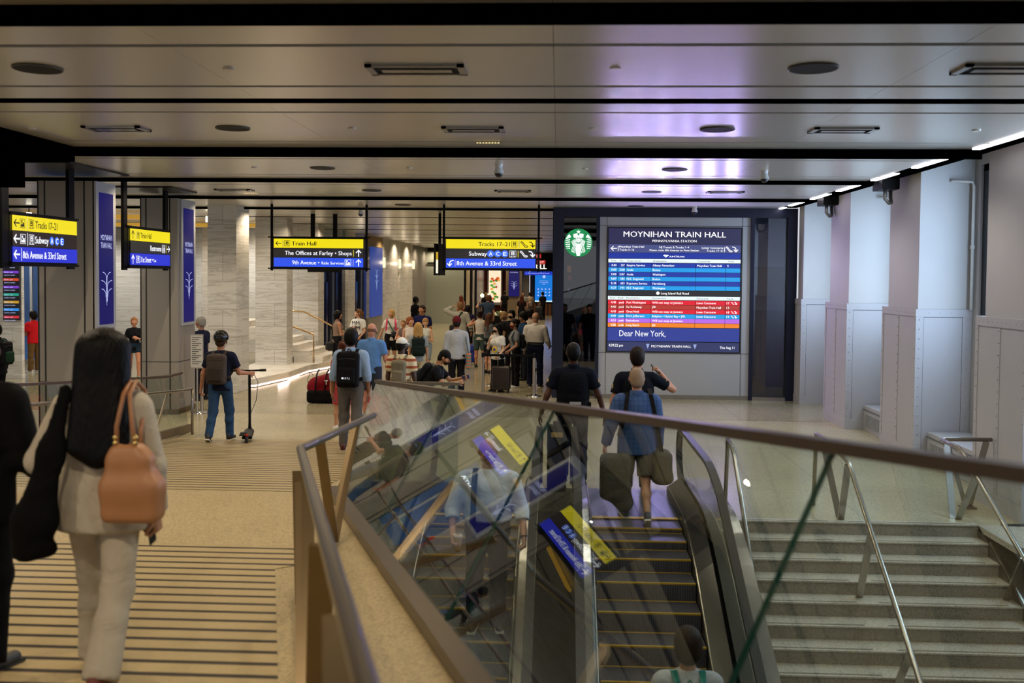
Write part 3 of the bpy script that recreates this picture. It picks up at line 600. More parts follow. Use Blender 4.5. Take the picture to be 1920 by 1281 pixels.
# shop emblem: round green disc with crowned figure
GR = mat('0f8a4a', .4, kind='sign green', emit=1.0, amt=.03); EW = mat('f4fffa', .4, kind='sign white', emit=1.25, amt=0)
m = MB(); m.cyl((.42, 21.70, 3.385), .305, .06, GR, 48, axis='y'); disc = tag(m.build('shop_sign'), 'round green lit sign with white crowned figure on the dark glass', 'sign')
m = MB(); cx, cz = .42, 3.385
def P2(u, v, e=0): return (cx+u*.3, 21.696-e*.004, cz+v*.3)
def strip2(pts, t, mt, e=1):
    for (a, b), (c, d) in zip(pts, pts[1:]):
        dx, dy = c-a, d-b; l = math.hypot(dx, dy) or 1; nx, ny = -dy/l*t, dx/l*t
        m.add([P2(a+nx, b+ny, e), P2(c+nx, d+ny, e), P2(c-nx, d-ny, e), P2(a-nx, b-ny, e)], [(0, 1, 2, 3)], mt)
def disc2(u, v, r, mt, e, sx=1.): m.add([P2(u+r*sx*math.cos(2*PI*k/20), v+r*math.sin(2*PI*k/20), e) for k in range(20)], [tuple(range(20))[::-1]], mt)
for s in (-1, 1):
    for k in range(5):   # wavy hair
        pts = [(s*(.13+.075*k+.05*math.sin(t*7+k*.4)), .36-.06*k-t*(1.15-.09*k)) for t in [i/12 for i in range(13)]]; strip2(pts, .021, EW)
    for k in range(6): strip2([(s*.60, .22-.13*k), (s*.80, .27-.13*k), (s*.94*math.cos(.25-.14*k), .27-.14*k)], .024, EW)
    m.add([P2(s*.52, .40, 1), P2(s*.66, .62, 1), P2(s*.78, .50, 1), P2(s*.9, .30, 1), P2(s*.62, .36, 1)], [(0, 1, 2, 3, 4)], EW)
disc2(0, .16, .16, EW, 1.2, .85)
m.add([P2(-.12, -.06, 1.1), P2(.12, -.06, 1.1), P2(.2, -.4, 1.1), P2(.12, -.95, 1.1), P2(-.12, -.95, 1.1), P2(-.2, -.4, 1.1)], [(0, 1, 2, 3, 4, 5)], EW)
cr = [(-.34, .36), (.34, .36), (.38, .62), (.24, .5), (.13, .68), (0, .5), (-.13, .68), (-.24, .5), (-.38, .62)]
m.add([P2(a, b, 1) for a, b in cr], [(0, 1, 4, 5, 6), (1, 2, 3, 4), (0, 6, 7, 8)], EW)
star = [P2((.17 if k % 2 == 0 else .07)*math.sin(2*PI*k/10), .78+(.17 if k % 2 == 0 else .07)*math.cos(2*PI*k/10), 1.4) for k in range(10)]; m.add(star, [tuple(range(10))], EW)
for s in (-1, 1): strip2([(s*.03, .18), (s*.10, .19)], .012, GR, 1.6)
strip2([(-.04, .08), (.04, .08)], .012, GR, 1.6); strip2([(0, .18), (0, .12)], .008, GR, 1.6)
m.build('emblem', disc)
# the board
bd = empty('departure_board', (2.5, 21.75, 0), 'large departure board with coloured rows in a pale panelled surround', 'departure board'); M = local(bd)
m = MB(); m.box((.885, 21.76, .09), (4.13, 22.1, 3.95), LIGHTP); m.build('surround', bd, M=M)
m = MB(); m.box((.885, 21.74, 0), (4.13, 22.1, .09), mat('8a8478', .35, .5, 'plinth')); m.build('plinth', bd, M=M)
m = MB()
for x in (1.035, 3.955): m.box((x, 21.755, .09), (x+.008, 21.76, 3.95), SEAM)
for z in (1.0, 3.76): m.box((.885, 21.755, z), (4.13, 21.76, z+.008), SEAM)
m.build('panel_joint', bd, M=M)
m = MB(); m.box((1.05, 21.73, 1.02), (3.945, 21.78, 3.735), mat('050508', .3, kind='screen black')); sc_ = m.build('screen', bd, M=M)
SX0, SX1, SZ0, SZ1 = 1.075, 3.92, 1.035, 3.715
def sx(p): return SX0+(p-68)/(1862-68)*(SX1-SX0)      # columns read on the board
def sz(q): return SZ1-q*(SZ1-SZ0)
fr = lambda u, v, e: (u, 21.725-e, v)
EM = lambda c, k=.95: mat(c, .4, kind='led row', emit=k, amt=.02)
TW = mat('ffffff', .4, kind='led text', emit=1.15, amt=0); TD = mat('40484c', .4, kind='led text dark', emit=.8, amt=0)
def band(q0, q1, c, texts, cols=True, k=.95, name='board_row'):
    m = MB(); g = .0012 if cols else 0
    edges = [68, 195, 300, 653, 1257, 1662, 1862] if cols else [68, 1862]
    for a, b in zip(edges, edges[1:]): m.box((sx(a)+(.004 if cols else 0), 21.726, sz(q1)+.003), (sx(b)-(.004 if cols else 0), 21.7295, sz(q0)-.003), EM(c, k))
    o = m.build(name, sc_, M=Matrix.Identity(4))
    m = MB()
    for t in texts:
        s, x, q, h, w_, al = t[:6]; mt = t[6] if len(t) > 6 else TW
        text(m, s, sx(x), sz(q), h, w_, mt, fr, al, bold=t[7] if len(t) > 7 else .04)
    return o, m
# vertical position q measured as a fraction of the screen height
o, m = band(.0, .132, '27264e', [('MOYNIHAN TRAIN HALL', 963, .072, .118, 2.2, 'c', TW, .03), ('PENNSYLVANIA STATION', 962, .113, .05, .95, 'c')], False, name='title_band'); m.build('lettering', sc_)
def arrow(m, u, v, s, d, mt, t=.12):
    """d: 'l','r','u','dr' (curved down right), 'dl'"""
    def st(pts, tt=t):
        for (a, b), (c, e_) in zip(pts, pts[1:]):
            dx, dy = c-a, e_-b; l = math.hypot(dx, dy) or 1; nx, ny = -dy/l*tt*s/2, dx/l*tt*s/2; ex, ey = dx/l*tt*s*.4, dy/l*tt*s*.4
            m.add([m.fr(a+nx-ex, b+ny-ey, .001), m.fr(a-nx-ex, b-ny-ey, .001), m.fr(c-nx+ex, e_-ny+ey, .001), m.fr(c+nx+ex, e_+ny+ey, .001)], [(0, 1, 2, 3)], mt)
    R = {'l': lambda x, y: (u-x*s, v+y*s), 'r': lambda x, y: (u+x*s, v+y*s), 'u': lambda x, y: (u+y*s, v+x*s)}
    if d in R:
        q = R[d]; st([q(-.5, 0), q(.5, 0)]); st([q(.1, .38), q(.5, 0), q(.1, -.38)])
    else:
        k = 1 if d == 'dr' else -1
        pts = [(u-k*.45*s, v+.42*s), (u-k*.1*s, v+.36*s), (u+k*.12*s, v+.1*s), (u+k*.15*s, v-.42*s)]; st(pts)
        st([(u-k*.18*s, v-.12*s), (u+k*.15*s, v-.45*s), (u+k*.48*s, v-.12*s)])
def esc_icon(m, u, v, s, mt):
    t = .1
    pts = [(-.5, .4), (-.3, .4), (.2, -.25), (.5, -.25), (.5, -.42), (.1, -.42), (-.38, .22), (-.5, .22), (-.5, .4)]
    for (a, b), (c, d) in zip(pts, pts[1:]):
        dx, dy = c-a, d-b; l = math.hypot(dx, dy) or 1; nx, ny = -dy/l*t/2, dx/l*t/2
        m.add([m.fr(u+(p+q1)*s, v+(r+q2)*s, .001) for p, r, q1, q2 in ((a, b, nx, ny), (a, b, -nx, -ny), (c, d, -nx, -ny), (c, d, nx, ny))], [(0, 1, 2, 3)], mt)
o, m = band(.132, .200, '474f86', [('Moynihan Train Hall', 215, .160, .042, .53, 'l'), ('Tracks 5–16', 215, .184, .042, .32, 'l'), ('NJ Transit & Tracks 1–4', 960, .162, .042, .64, 'c'), ('Please cross 8th Avenue to Penn Station', 960, .186, .042, 1.06, 'c'),
     ('Lower Concourse', 1625, .164, .042, .46, 'r'), ('Tracks 17–21', 1622, .188, .042, .35, 'r')], False, name='guide_band'); m.fr = fr
arrow(m, sx(140), sz(.166), .12, 'l', TW, .14); m.box((sx(195), 21.724, sz(.186)), (sx(203), 21.7245, sz(.146)), TW); m.box((sx(1640), 21.724, sz(.19)), (sx(1648), 21.7245, sz(.15)), TW)
esc_icon(m, sx(1705), sz(.167), .13, TW); arrow(m, sx(1785), sz(.167), .12, 'dr', TW, .16); m.build('lettering', sc_)
o, m = band(.200, .247, '0a2ea0', [('AMTRAK', 1000, .236, .036, .34, 'c', TW, .08)], False, name='operator_band')
m.add([fr(sx(810), sz(.220), .001), fr(sx(830), sz(.214), .001), fr(sx(893), sz(.217), .001), fr(sx(850), sz(.238), .001), fr(sx(835), sz(.23), .001)], [(0, 4, 3, 2, 1)], TW); m.build('lettering', sc_)
hd = lambda L, q: [(s, x, q, .036, w_, 'l', TD, 0) for s, x, w_ in L]
o, m = band(.249, .281, 'eefcff', hd([('Time', 97, .12), ('No.', 225, .08), ('Departures', 328, .28), ('Destination', 680, .28), ('Concourse', 1282, .26), ('Track', 1688, .14)], .272), False, 1.0, 'header_band'); m.build('lettering', sc_)
tr1 = [('4:40', '237', 'Empire Service', 'Albany–Rensselaer', 'Moynihan Train Hall', '5'), ('5:00', '2168', 'Acela', 'Boston', '', ''), ('5:00', '2167', 'Acela', 'Washington', '', ''), ('5:07', '184', 'N.E. Regional', 'Boston', '', ''),
       ('5:10', '653', 'Keystone Service', 'Harrisburg', '', ''), ('5:27', '193', 'N.E. Regional', 'Washington', '', '')]
tr2 = [('4:40', 'peak', 'Port Washington', 'Will not stop at Jamaica', 'Lower Concourse', '17'), ('4:42', 'peak', 'Far Rockaway', 'JFK', 'Moynihan Train Hall', '15'), ('4:43', 'peak', 'Great Neck', 'Will not stop at Jamaica', 'Lower Concourse', '18'),
       ('4:49', 'peak', 'Port Jefferson', 'Babylon • Oyster Bay • JFK', 'Lower Concourse', '19'), ('4:51', 'peak', 'Ronkonkoma', 'Will not stop at Jamaica', '', ''), ('4:58', 'peak', 'Long Beach', 'JFK', '', '')]
def wd(s, h): return len(s)*h*.60
def rows_(tr, q0, dq, cols):
    for i, r in enumerate(tr):
        a = q0+i*dq; q = a+dq*.74; T = []
        for s, x, al in zip(r, (178, 290, 322, 672, 1275, 1683), 'rrllll'):
            if s: T.append((s, x, q, .046, wd(s, .046), al))
        o, m = band(a, a+dq, cols[i], T); m.fr = fr
        if len(r[1]) == 4 and r[1] == 'peak' and r[4].startswith('Lower'): esc_icon(m, sx(1765), sz(q-.009), .06, TW); arrow(m, sx(1805), sz(q-.009), .06, 'dr', TW, .2)
        m.build('lettering', sc_)
rows_(tr1, .283, .0367, ['1234a8', '0fa0f0']*3)
o, m = band(.505, .548, '1d1c22', [('Long Island Rail Road', 790, .536, .05, .60, 'l')], False, name='operator_band'); m.cyl((sx(748), 21.724, sz(.526)), .037, .001, TW, 20, axis='y'); m.build('lettering', sc_)
o, m = band(.550, .582, 'eefcff', hd([('Time', 92, .12), ('Peak', 208, .12), ('Destination', 320, .28), ('Connections', 670, .30), ('Concourse', 1272, .26), ('Track', 1680, .14)], .573), False, 1.0, 'header_band'); m.build('lettering', sc_)
rows_(tr2, .584, .0367, ['e80a2c', 'b83428', 'e80a2c', '12a4ec', 'c06cf0', 'f8861a'])
o, m = band(.806, .918, '2b3c96', [('Dear New York,', 230, .878, .13, 1.0, 'l', TW, .0)], False, name='message_band'); m.build('lettering', sc_)
o, m = band(.922, 1.0, '2c3362', [('4:39:22 pm', 85, .962, .055, .31, 'l'), ('MOYNIHAN TRAIN HALL', 940, .966, .052, .86, 'c', TW, .03), ('Thu Aug 11', 1795, .972, .055, .31, 'r')], False, name='footer_band')
for x in (620, 1262): m.add([fr(sx(x-22), sz(.938), .001), fr(sx(x+22), sz(.938), .001), fr(sx(x+16), sz(.955), .001), fr(sx(x), sz(.978), .001), fr(sx(x-16), sz(.955), .001)], [(0, 1, 2, 3, 4)], mat('9aa6d8', .4, kind='led', emit=1.))
m.build('lettering', sc_)
# ------------------------------------------------------------ hanging direction signs
YEL = mat('f8e400', .4, kind='sign yellow', emit=.95, amt=.02); YTX = mat('141204', .5, kind='sign text'); DRK = mat('1c1c24', .35, kind='sign dark', emit=.5, amt=.05); BLU = mat('1c50f0', .4, kind='sign blue', emit=.95, amt=.1, scale=1); BLU2 = mat('1a2cd8', .4, kind='sign blue', emit=.9, amt=.06); WT = mat('f4f6ff', .4, kind='sign white', emit=1.1, amt=0); LBL = mat('2f6ff8', .4, kind='disc blue', emit=1.)
def icon(m, u, v, s, mt, kind, bg=None):
    fr = m.fr; t = .07*s
    def rect(a, b, c, d): m.add([fr(u+a*s, v+b*s, .001), fr(u+c*s, v+b*s, .001), fr(u+c*s, v+d*s, .001), fr(u+a*s, v+d*s, .001)], [(0, 1, 2, 3)], mt)
    def frame(a, b, c, d, k=.06): rect(a, b, c, b+k); rect(a, d-k, c, d); rect(a, b, a+k, d); rect(c-k, b, c, d)
    frame(-.5, -.5, .5, .5, .06)
    if kind == 'train':
        frame(-.24, -.2, .24, .36, .1); rect(-.2, .05, .2, .2); rect(-.3, -.38, -.1, -.3); rect(.1, -.38, .3, -.3); rect(-.18, -.12, -.08, -.02); rect(.08, -.12, .18, -.02)
    elif kind == 'people':
        for x in (-.28, 0, .28): rect(x-.07, -.38, x+.07, .15); rect(x-.05, .2, x+.05, .34)
    else:
        rect(-.3, -.1, -.2, .35); rect(-.3, .25, 0, .35); rect(-.1, .05, 0, .35); rect(-.35, -.35, .35, -.1); rect(.02, -.1, .3, .1)
def sign(loc, rz, w_, rows, label, hang, hw=.045, group='hanging direction signs'):
    """rows: list of (material, function drawing on mesh)"""
    o = empty('hanging_sign', loc, label, 'sign', group, rz); H_ = .64
    m = MB(); m.box((-w_/2, .0, -.04), (w_/2, .10, .02-.0), BLACK); m.box((-w_/2, 0, H_-.02), (w_/2, .1, H_+.02), BLACK); m.box((-w_/2, .02, 0), (w_/2, .09, H_), mat('0c0c10', .5, kind='sign body'))
    m.box((-w_/2-.12, .03, -.035), (w_/2+.12, .07, -.005), BLACK); m.box((-w_/2-.12, .03, H_), (w_/2+.12, .07, H_+.025), BLACK); m.build('sign_box', o)
    for x in hang:
        m = MB(); m.box((x-hw/2, .03, -.07), (x+hw/2, .08, CEIL-loc[2]-.001), BLACK); m.build('hanger', o)
    for k, (mt, fn) in enumerate(rows):
        z0 = H_-.02-(k+1)*.203; m = MB(); m.box((-w_/2+.02, -.008, z0+.004), (w_/2-.02, .0, z0+.2), mt); b = m.build('sign_band', o)
        m = MB(); m.fr = lambda u, v, e, z0=z0: (u, -.009-e, v+z0+.1); fn(m); m.build('lettering', b)
    return o
def T(m, s, x, h, w_, mt, al='l', z=-.0, bold=.05): text(m, s, x, z-h/2, h, w_, mt, m.fr, al, bold)
def bar(m, x, mt, h=.14): m.add([m.fr(x-.006, -h/2, .001), m.fr(x+.006, -h/2, .001), m.fr(x+.006, h/2, .001), m.fr(x-.006, h/2, .001)], [(0, 1, 2, 3)], mt)
def discs(m, xs, r=.075):
    for x, c in zip(xs, 'ACE'):
        m.add([m.fr(x+r*math.cos(2*PI*k/24), r*math.sin(2*PI*k/24), .0005) for k in range(24)], [tuple(range(24))], LBL); text(m, c, x, -.04, .08, .07, WT, lambda u, v, e: m.fr(u, v, e+.001), 'c', .05)
PK = mat('d8b8e8', .4, kind='sign bar', emit=.9)
def s3a(m): arrow(m, -.87, 0, .11, 'l', YTX, .13); bar(m, -.77, WHITE); icon(m, -.68, 0, .12, YTX, 'train'); T(m, 'Train Hall', -.58, .085, .53, YTX)
def s3b(m): T(m, 'The Offices at Farley • Shops', .72, .088, 1.45, WT, 'r'); bar(m, .76, YEL); arrow(m, .87, 0, .13, 'u', WT, .17)
def s3c(m): T(m, '9th Avenue •', .02, .088, .59, WT, 'r'); T(m, 'Ride Services', .55, .062, .48, WT, 'r', -.01); icon(m, .64, 0, .14, WT, 'car'); bar(m, .755, PK); arrow(m, .87, 0, .13, 'u', WT, .17)
sign((-5.16, 21.2, 2.79), 0, 1.98, [(YEL, s3a), (DRK, s3b), (BLU, s3c)], 'left of the two middle hanging signs, reading Train Hall and 9th Avenue', (-1.03, 1.03))
def s4a(m): T(m, 'Tracks 17–21', .40, .085, .66, YTX, 'r', bold=.03); icon(m, .50, 0, .12, YTX, 'train'); bar(m, .60, WHITE); esc_icon(m, .71, 0, .14, YTX) ; arrow(m, .87, 0, .12, 'dr', YTX, .14)
def s4b(m): T(m, 'Subway', -.08, .088, .38, WT, 'r'); discs(m, (0, .15, .30)); icon(m, .47, 0, .14, WT, 'train'); bar(m, .58, YEL); esc_icon(m, .70, 0, .15, WT); arrow(m, .87, 0, .13, 'dr', WT, .18)
def s4c(m): arrow(m, -.85, 0, .13, 'dl', WT, .18); bar(m, -.75, PK); T(m, '8th Avenue & 33rd Street', -.72, .09, 1.27, WT)
sign((-1.44, 21.0, 2.80), 0, 1.93, [(YEL, s4a), (DRK, s4b), (BLU, s4c)], 'right of the two middle hanging signs, reading Subway A C E', (-1.0, 1.01))
BRN = mat('2a1a14', .3, kind='sign dark', emit=.6, amt=.3, scale=2)
def s1a(m): arrow(m, -.76, 0, .12, 'l', YTX, .14); icon(m, -.62, 0, .12, YTX, 'wc'); bar(m, -.50, WHITE, .17); icon(m, -.40, 0, .12, YTX, 'train'); T(m, 'Tracks 17–21', -.30, .095, .58, YTX, bold=.03)
def s1b(m): arrow(m, -.76, 0, .13, 'l', WT, .18); icon(m, -.61, 0, .13, WT, 'wc'); bar(m, -.50, WT, .17); icon(m, -.40, 0, .13, WT, 'train'); T(m, 'Subway', -.31, .095, .35, WT); discs(m, (.13, .27, .41), .06)
def s1c(m): arrow(m, -.76, 0, .13, 'l', WT, .18); bar(m, -.65, WT, .17); T(m, '8th Avenue & 33rd Street', -.62, .095, 1.15, WT)
sign((-7.0, 13.32, 2.76), PI/2, 1.74, [(YEL, s1a), (BRN, s1b), (BLU2, s1c)], 'nearest hanging sign at the left edge, reading Tracks 17–21 and Subway', (-.95, .78), .16)
def s2a(m): arrow(m, -.74, 0, .13, 'u', YTX, .13); bar(m, -.62, WHITE); icon(m, -.54, 0, .11, YTX, 'train'); T(m, 'Train Hall', -.44, .09, .45, YTX, bold=.02)
def s2b(m): T(m, 'Restrooms', .43, .095, .47, WT, 'r'); icon(m, .54, 0, .14, WT, 'people'); bar(m, .66, YEL); arrow(m, .75, 0, .12, 'r', WT, .18)
def s2c(m): arrow(m, -.74, 0, .13, 'u', WT, .18); bar(m, -.62, PK); icon(m, -.54, 0, .12, WT, 'train'); T(m, '31st Street •', -.45, .095, .50, WT); T(m, 'Taxi', .08, .05, .12, WT, 'l', -.01)
sign((-7.05, 16.93, 2.76), PI/2, 1.70, [(YEL, s2a), (DRK, s2b), (BLU2, s2c)], 'hanging sign reading Restrooms and 31st Street before the second grey column', (-.93, .78), .13)
m = MB()
o = empty('hanging_sign', (-2.88, 24, 2.9), 'small edge-on lit sign just left of the right middle sign', 'sign'); m.box((-.028, -.5, -.2), (.028, .5, .12), mat('f4f0d8', .5, kind='lit', emit=1.1)).box((-.028, -.5, .12), (.028, .5, .3), mat('d8b030', .5, kind='lit', emit=.8)); m.build('sign_box', o); m = MB(); m.box((-.075, -.55, -.25), (-.03, .55, .5), BLACK).box((.03, -.55, -.25), (.075, .55, .5), BLACK).box((-.075, -.05, .3), (.075, .05, .36), BLACK); m.build('frame', o)
for x in (0.,): m = MB(); m.box((-.03, -.03, .35), (.03, .03, CEIL-2.9), BLACK); m.build('hanger', o)
o = empty('hanging_sign', (-5.85, 24.6, 2.8), 'dark hangers of a farther sign behind the left middle sign', 'sign')
for x in (-.28, .28): m = MB(); m.box((x-.05, -.03, .3), (x+.05, .03, CEIL-2.8), BLACK); m.build('hanger', o)
m = MB(); m.box((-.4, -.05, -.1), (.4, .05, .42), BLACK); m.build('sign_box', o)
# ------------------------------------------------------------ escalators
def es(y):
    if y > 10.85: return 0.
    return -.16*(10.85-y)**2 if y > 9.42 else -.327-.49*(9.42-y)
TREAD = banded('6a6670', '2c2a32', 0, .016, .45, .35, metal=.4); YE = mat('ae8a22', .6, kind='yellow edge'); EGL = glass('c8ccc0', .05)
PLATE = banded('5c5668', '3c3846', 0, .02, .5, .3, metal=.5)
def hr(y): return .80 if y > 10.1 else (es(y)+1.05 if y < 9.2 else .80+(es(9.2)+1.05-.80)*((10.1-y)/.9)**1.5)
def escalator(cx, label, outer):
    o = empty('escalator', (cx, 11, 0), label, 'escalator', 'pair of escalators'); M = local(o)
    m = MB(); k = 0
    while 10.85-.36*k > 2.6:
        y1 = 10.85-.36*k; z = es(y1-.18) if k else -.004; y0 = y1-.36; zn = es(y1-.54)
        m.box((cx-.47, y0, z-.3), (cx+.47, y1, z), TREAD)
        m.box((cx-.47, y0, z), (cx+.47, y0+.022, z+.003), YE)
        m.box((cx-.47, y0-.002, z-.012), (cx+.47, y0, z+.001), YE)
        if k: m.box((cx-.47, y1-.03, z), (cx+.47, y1-.012, z+.003), YE)
        k += 1
    m.build('steps', o, M=M)
    m = MB(); m.box((cx-.5, 10.85, -.2), (cx+.5, 12.4, .004), PLATE); m.box((cx-.47, 10.85, .004), (cx+.47, 10.93, .012), mat('d8b020', .45, kind='comb edge')); m.build('landing_plate', o, M=M)
    ys = [12.1]+[12.0-.25*i for i in range(36)]
    for s in (-1, 1):
        xi = cx+s*.48; xh = cx+s*.66
        w0, w1 = (cx+s*.48, cx+s*outer[0 if s < 0 else 1])
        m = MB()
        for a, b in zip(ys, ys[1:]):
            za, zb = es(a), es(b)
            m.add([(xi, a, za-.3), (xi, b, zb-.3), (xi, b, zb+.10), (xi, a, za+.10)], [(0, 1, 2, 3)], mat('6f6c6a', .3, .8, 'skirt steel'))
            m.add([(xi, a, za+.10), (xi, b, zb+.10), (xh-s*.02, b, zb+.22), (xh-s*.02, a, za+.22)], [(0, 1, 2, 3)], mat('4c4a4c', .25, .6, 'dark skirt cap'))
        m.build('skirt_panel', o, M=M); m = MB(); m.tube([(xi+s*.012, y, es(y)+.11) for y in ys], .008, STEEL, 6); m.build('skirt_trim', o, M=M)
        m = MB()
        for a, b in zip(ys, ys[1:]):
            za, zb = es(a), es(b)
            m.add([(xh+s*.02, a, za+.22), (xh+s*.02, b, zb+.22), (w1, b, zb+.20), (w1, a, za+.20)], [(0, 1, 2, 3)], mat('7d7a76', .25, .85, 'deck steel'))
            m.add([(w1, a, za+.20), (w1, b, zb+.20), (w1, b, zb-.6), (w1, a, za-.6)], [(0, 1, 2, 3)], mat('4a4744', .3, .6, 'outer cladding'))
        m.add([(xi, 12.1, -.1), (w1, 12.1, -.1), (w1, 12.1, .20), (xh, 12.1, .22), (xi, 12.1, .1)], [(0, 1, 2, 3, 4)], STEELD)
        m.build('outer_deck', o, M=M)
        m = MB()
        top = [(y, hr(y)-.05) for y in ys]
        for (a, ta), (b, tb) in zip(top, top[1:]):
            m.add([(xh, a, es(a)+.2), (xh, b, es(b)+.2), (xh, b, tb), (xh, a, ta)], [(0, 1, 2, 3)], EGL)
        m.add([(xh, 12.1, .2), (xh, 12.1, .75), (xh, 12.26, .7), (xh, 12.34, .55), (xh, 12.3, .35), (xh, 12.15, .2)], [(0, 1, 2, 3, 4, 5)], EGL)
        m.build('balustrade_glass', o, M=M)
        pth = [(xh, 12.0, .16), (xh, 12.25, .22), (xh, 12.38, .38), (xh, 12.42, .55), (xh, 12.36, .70), (xh, 12.24, .78), (xh, 12.05, .80)]+[(xh, y, hr(y)) for y in ys[2:]]
        m = MB(); m.tube(pth, 0, RUBBER, flat=(.075, .04, (1, 0, 0))); m.build('handrail', o, M=M)
        m = MB(); m.tube([(xh, y, z-.03) for x, y, z in pth], 0, STEEL, flat=(.045, .03, (1, 0, 0))); m.build('handrail_guide', o, M=M)
    return o
escalator(.86, 'right escalator with dark steps and yellow edges, next to the stairs', (.52, 1.02))
escalator(-.87, 'left escalator seen through the leaning glass, nearest the ramp', (.78, .52))
m = MB(); m.box((-.12, 12.15, 0), (.12, 12.3, .82), BLACK); m.cyl((0, 12.22, .82), .05, .05, BLACK, 14); o = tag(m.build('control_post', bevel=.01), 'small black control post between the two escalator ends', 'post')
m = MB(); m.box((-.07, 12.14, .68), (.07, 12.149, .74), mat('c8a860', .5, kind='label')); m.build('label_plate', o)
# ------------------------------------------------------------ leaning glass balustrade round the well
N_ = (.82642157, .23500581, -.51166362); C_ = .20627889
def pl(y, z): return Vector(((C_-N_[1]*y-N_[2]*z)/N_[0], y, z))
def topz(y): return 1.44+(11.18-y)*.0879
NV = Vector(N_)
GREEN = mat('1d4a3a', .15, kind='green glass edge'); WG = glass('eef4f0', .05, 1.1, .015)
jt = [(11.18, 9.52), (7.5, 7.16), (5.16, 4.80), (2.83, 2.47), (.9, .55), (-1.2, -1.5)]
bal = empty('glass_balustrade', pl(9.52, .54), 'long leaning glass balustrade with wide metal top rail beside the escalator well', 'balustrade'); M = local(bal)
for (ta, ba), (tb, bb) in zip(jt, jt[1:]):
    A, B, C, D = pl(ba-.004, bz(ba)), pl(bb+.006, bz(bb)), pl(tb+.006, topz(tb)), pl(ta-.004, topz(ta)); d = NV*.014
    m = MB(); vs = [A, B, C, D, A-d, B-d, C-d, D-d]
    m.add(vs, [(0, 1, 2, 3), (7, 6, 5, 4)], WG); m.add(vs, [(1, 5, 6, 2), (0, 3, 7, 4)], GREEN); m.build('glass_pane', bal, M=M)
m = MB(); m.tube([pl(y, topz(y))-NV*.007 for y, _ in jt], 0, mat('5c5048', .42, .7, 'bronze rail', amt=.05), flat=(.068, .035, (1, .2, 0))); m.build('top_rail', bal, M=M)
m = MB(); m.tube([pl(y, bz(y)+.015)-Vector((.045, 0, .0)) for y in (9.56, 4, -2)], 0, mat('6e6358', .35, .85, 'bronze channel', amt=.06), flat=(.12, .07, (1, 0, 0))); m.build('base_channel', bal, M=M)
# small glass guard at the far end of the well
g = empty('glass_guard', (-1.6, 11.2, .4), 'small glass guard with dark top rail behind the corner of the leaning glass', 'balustrade'); M = local(g)
m = MB(); m.box((-2.03, 11.2, .3), (-1.12, 11.212, 1.41), glass('dfe8e4', .06)); m.build('glass_pane', g, M=M)
m = MB(); m.box((-2.06, 11.18, 1.405), (-1.10, 11.23, 1.44), STEELD); m.build('top_rail', g, M=M)
m = MB(); m.box((-2.1, 11.15, .0), (-1.08, 11.27, .3), STEELD); m.build('base_channel', g, M=M)
# handrail with flat bronze posts on the curb
BRZ = mat('8c7a5e', .34, .9, 'bronze post', amt=.1, scale=6); RL = mat('8e887e', .28, .9, 'steel rail', amt=.05)
h = empty('handrail', (-1.57, 6, .6), 'steel handrail on flat bronze posts between the ramp and the leaning glass', 'handrail'); M = local(h)
A = Vector((-1.57, 6, 1.58)); m = MB()
m.tube([(-1.50, 8.05, 1.50), (-1.535, 7.2, 1.53), A+Vector((.01, .12, -.005)), A, A+Vector((.03, -.1, .007)), (-.35, 1.82, 1.88), (.1, .3, 2.0)], .026, RL, 14); m.build('rail', h, smooth=True, M=M)
def post(a, b, w1=.07, w2=.07, side=(1, 0, 0)):
    m = MB(); m.tube([a, b], 0, BRZ, flat=(w1, .014, side)); m.build('post', h, M=M)
post((-1.575, 5.97, 1.45), (-1.56, 5.98, .61)); post((-1.63, 6.75, 1.50), (-1.60, 7.05, .72)); post((-1.56, 7.6, 1.48), (-1.61, 7.1, .72))
post((-1.25, 4.85, 1.62), (-1.03, 4.05, .80), .09); post((-.80, 3.35, 1.72), (-.98, 4.0, .80), .09); post((-.55, 2.5, 1.78), (-.40, 1.9, .95), .09)
m = MB(); m.box((-1.62, 5.94, .60), (-1.53, 6.02, .615), BLACK); m.build('foot_plate', h, M=M)
# left railing of the ramp: glass, base channel and handrail
g = empty('glass_balustrade', (-6.2, 14.5, 0), 'low glass balustrade along the left edge of the ramp', 'balustrade'); M = local(g)
def lx(y): return -6.16-.0*(16-y)
ysr = [16.3, 14.3, 12.2, 10.1, 8.0, 6.0, 4.0]
for a, b in zip(ysr, ysr[1:]):
    m = MB(); za, zb = zf(a), zf(b); m.add([(-6.15, a-.01, za+.05), (-6.15, b+.01, zb+.05), (-6.28, b+.01, zb+.98), (-6.28, a-.01, za+.98)], [(0, 1, 2, 3)], glass('dfe8e4', .06)); m.build('glass_pane', g, M=M)
m = MB(); m.tube([(-6.28, y, zf(y)+.98) for y in (16.3, 15.66, 9.75, 7.8, 4)], 0, mat('6b5c50', .4, .7, 'bronze cap'), flat=(.06, .035, (1, 0, 0))); m.build('top_rail', g, M=M)
m = MB()
for a, b in ((16.3, 14.45), (11.3, 9.8), (9.8, 7.8), (7.8, 4)): m.tube([(-6.14, a, zf(a)+.06), (-6.14, b, zf(b)+.06)], 0, STEELD, flat=(.05, .13, (1, 0, 0)))
m.build('base_channel', g, M=M)
h = empty('handrail', (-5.98, 16, 0), 'steel handrail with slanted posts along the left side of the ramp', 'handrail'); M = local(h)
m = MB(); m.tube([(-5.98, 16.0, 0), (-5.98, 16.0, .76)], .022, RL, 10); m.tube([(-5.98, 16.0, .76), (-5.98, 15.6, .77), (-6.0, 9.75, .76+zf(9.75)), (-6.0, 7.8, .76+.473), (-6.0, 4, .76+zf(4))], .024, RL, 10); m.build('rail', h, smooth=True, M=M)
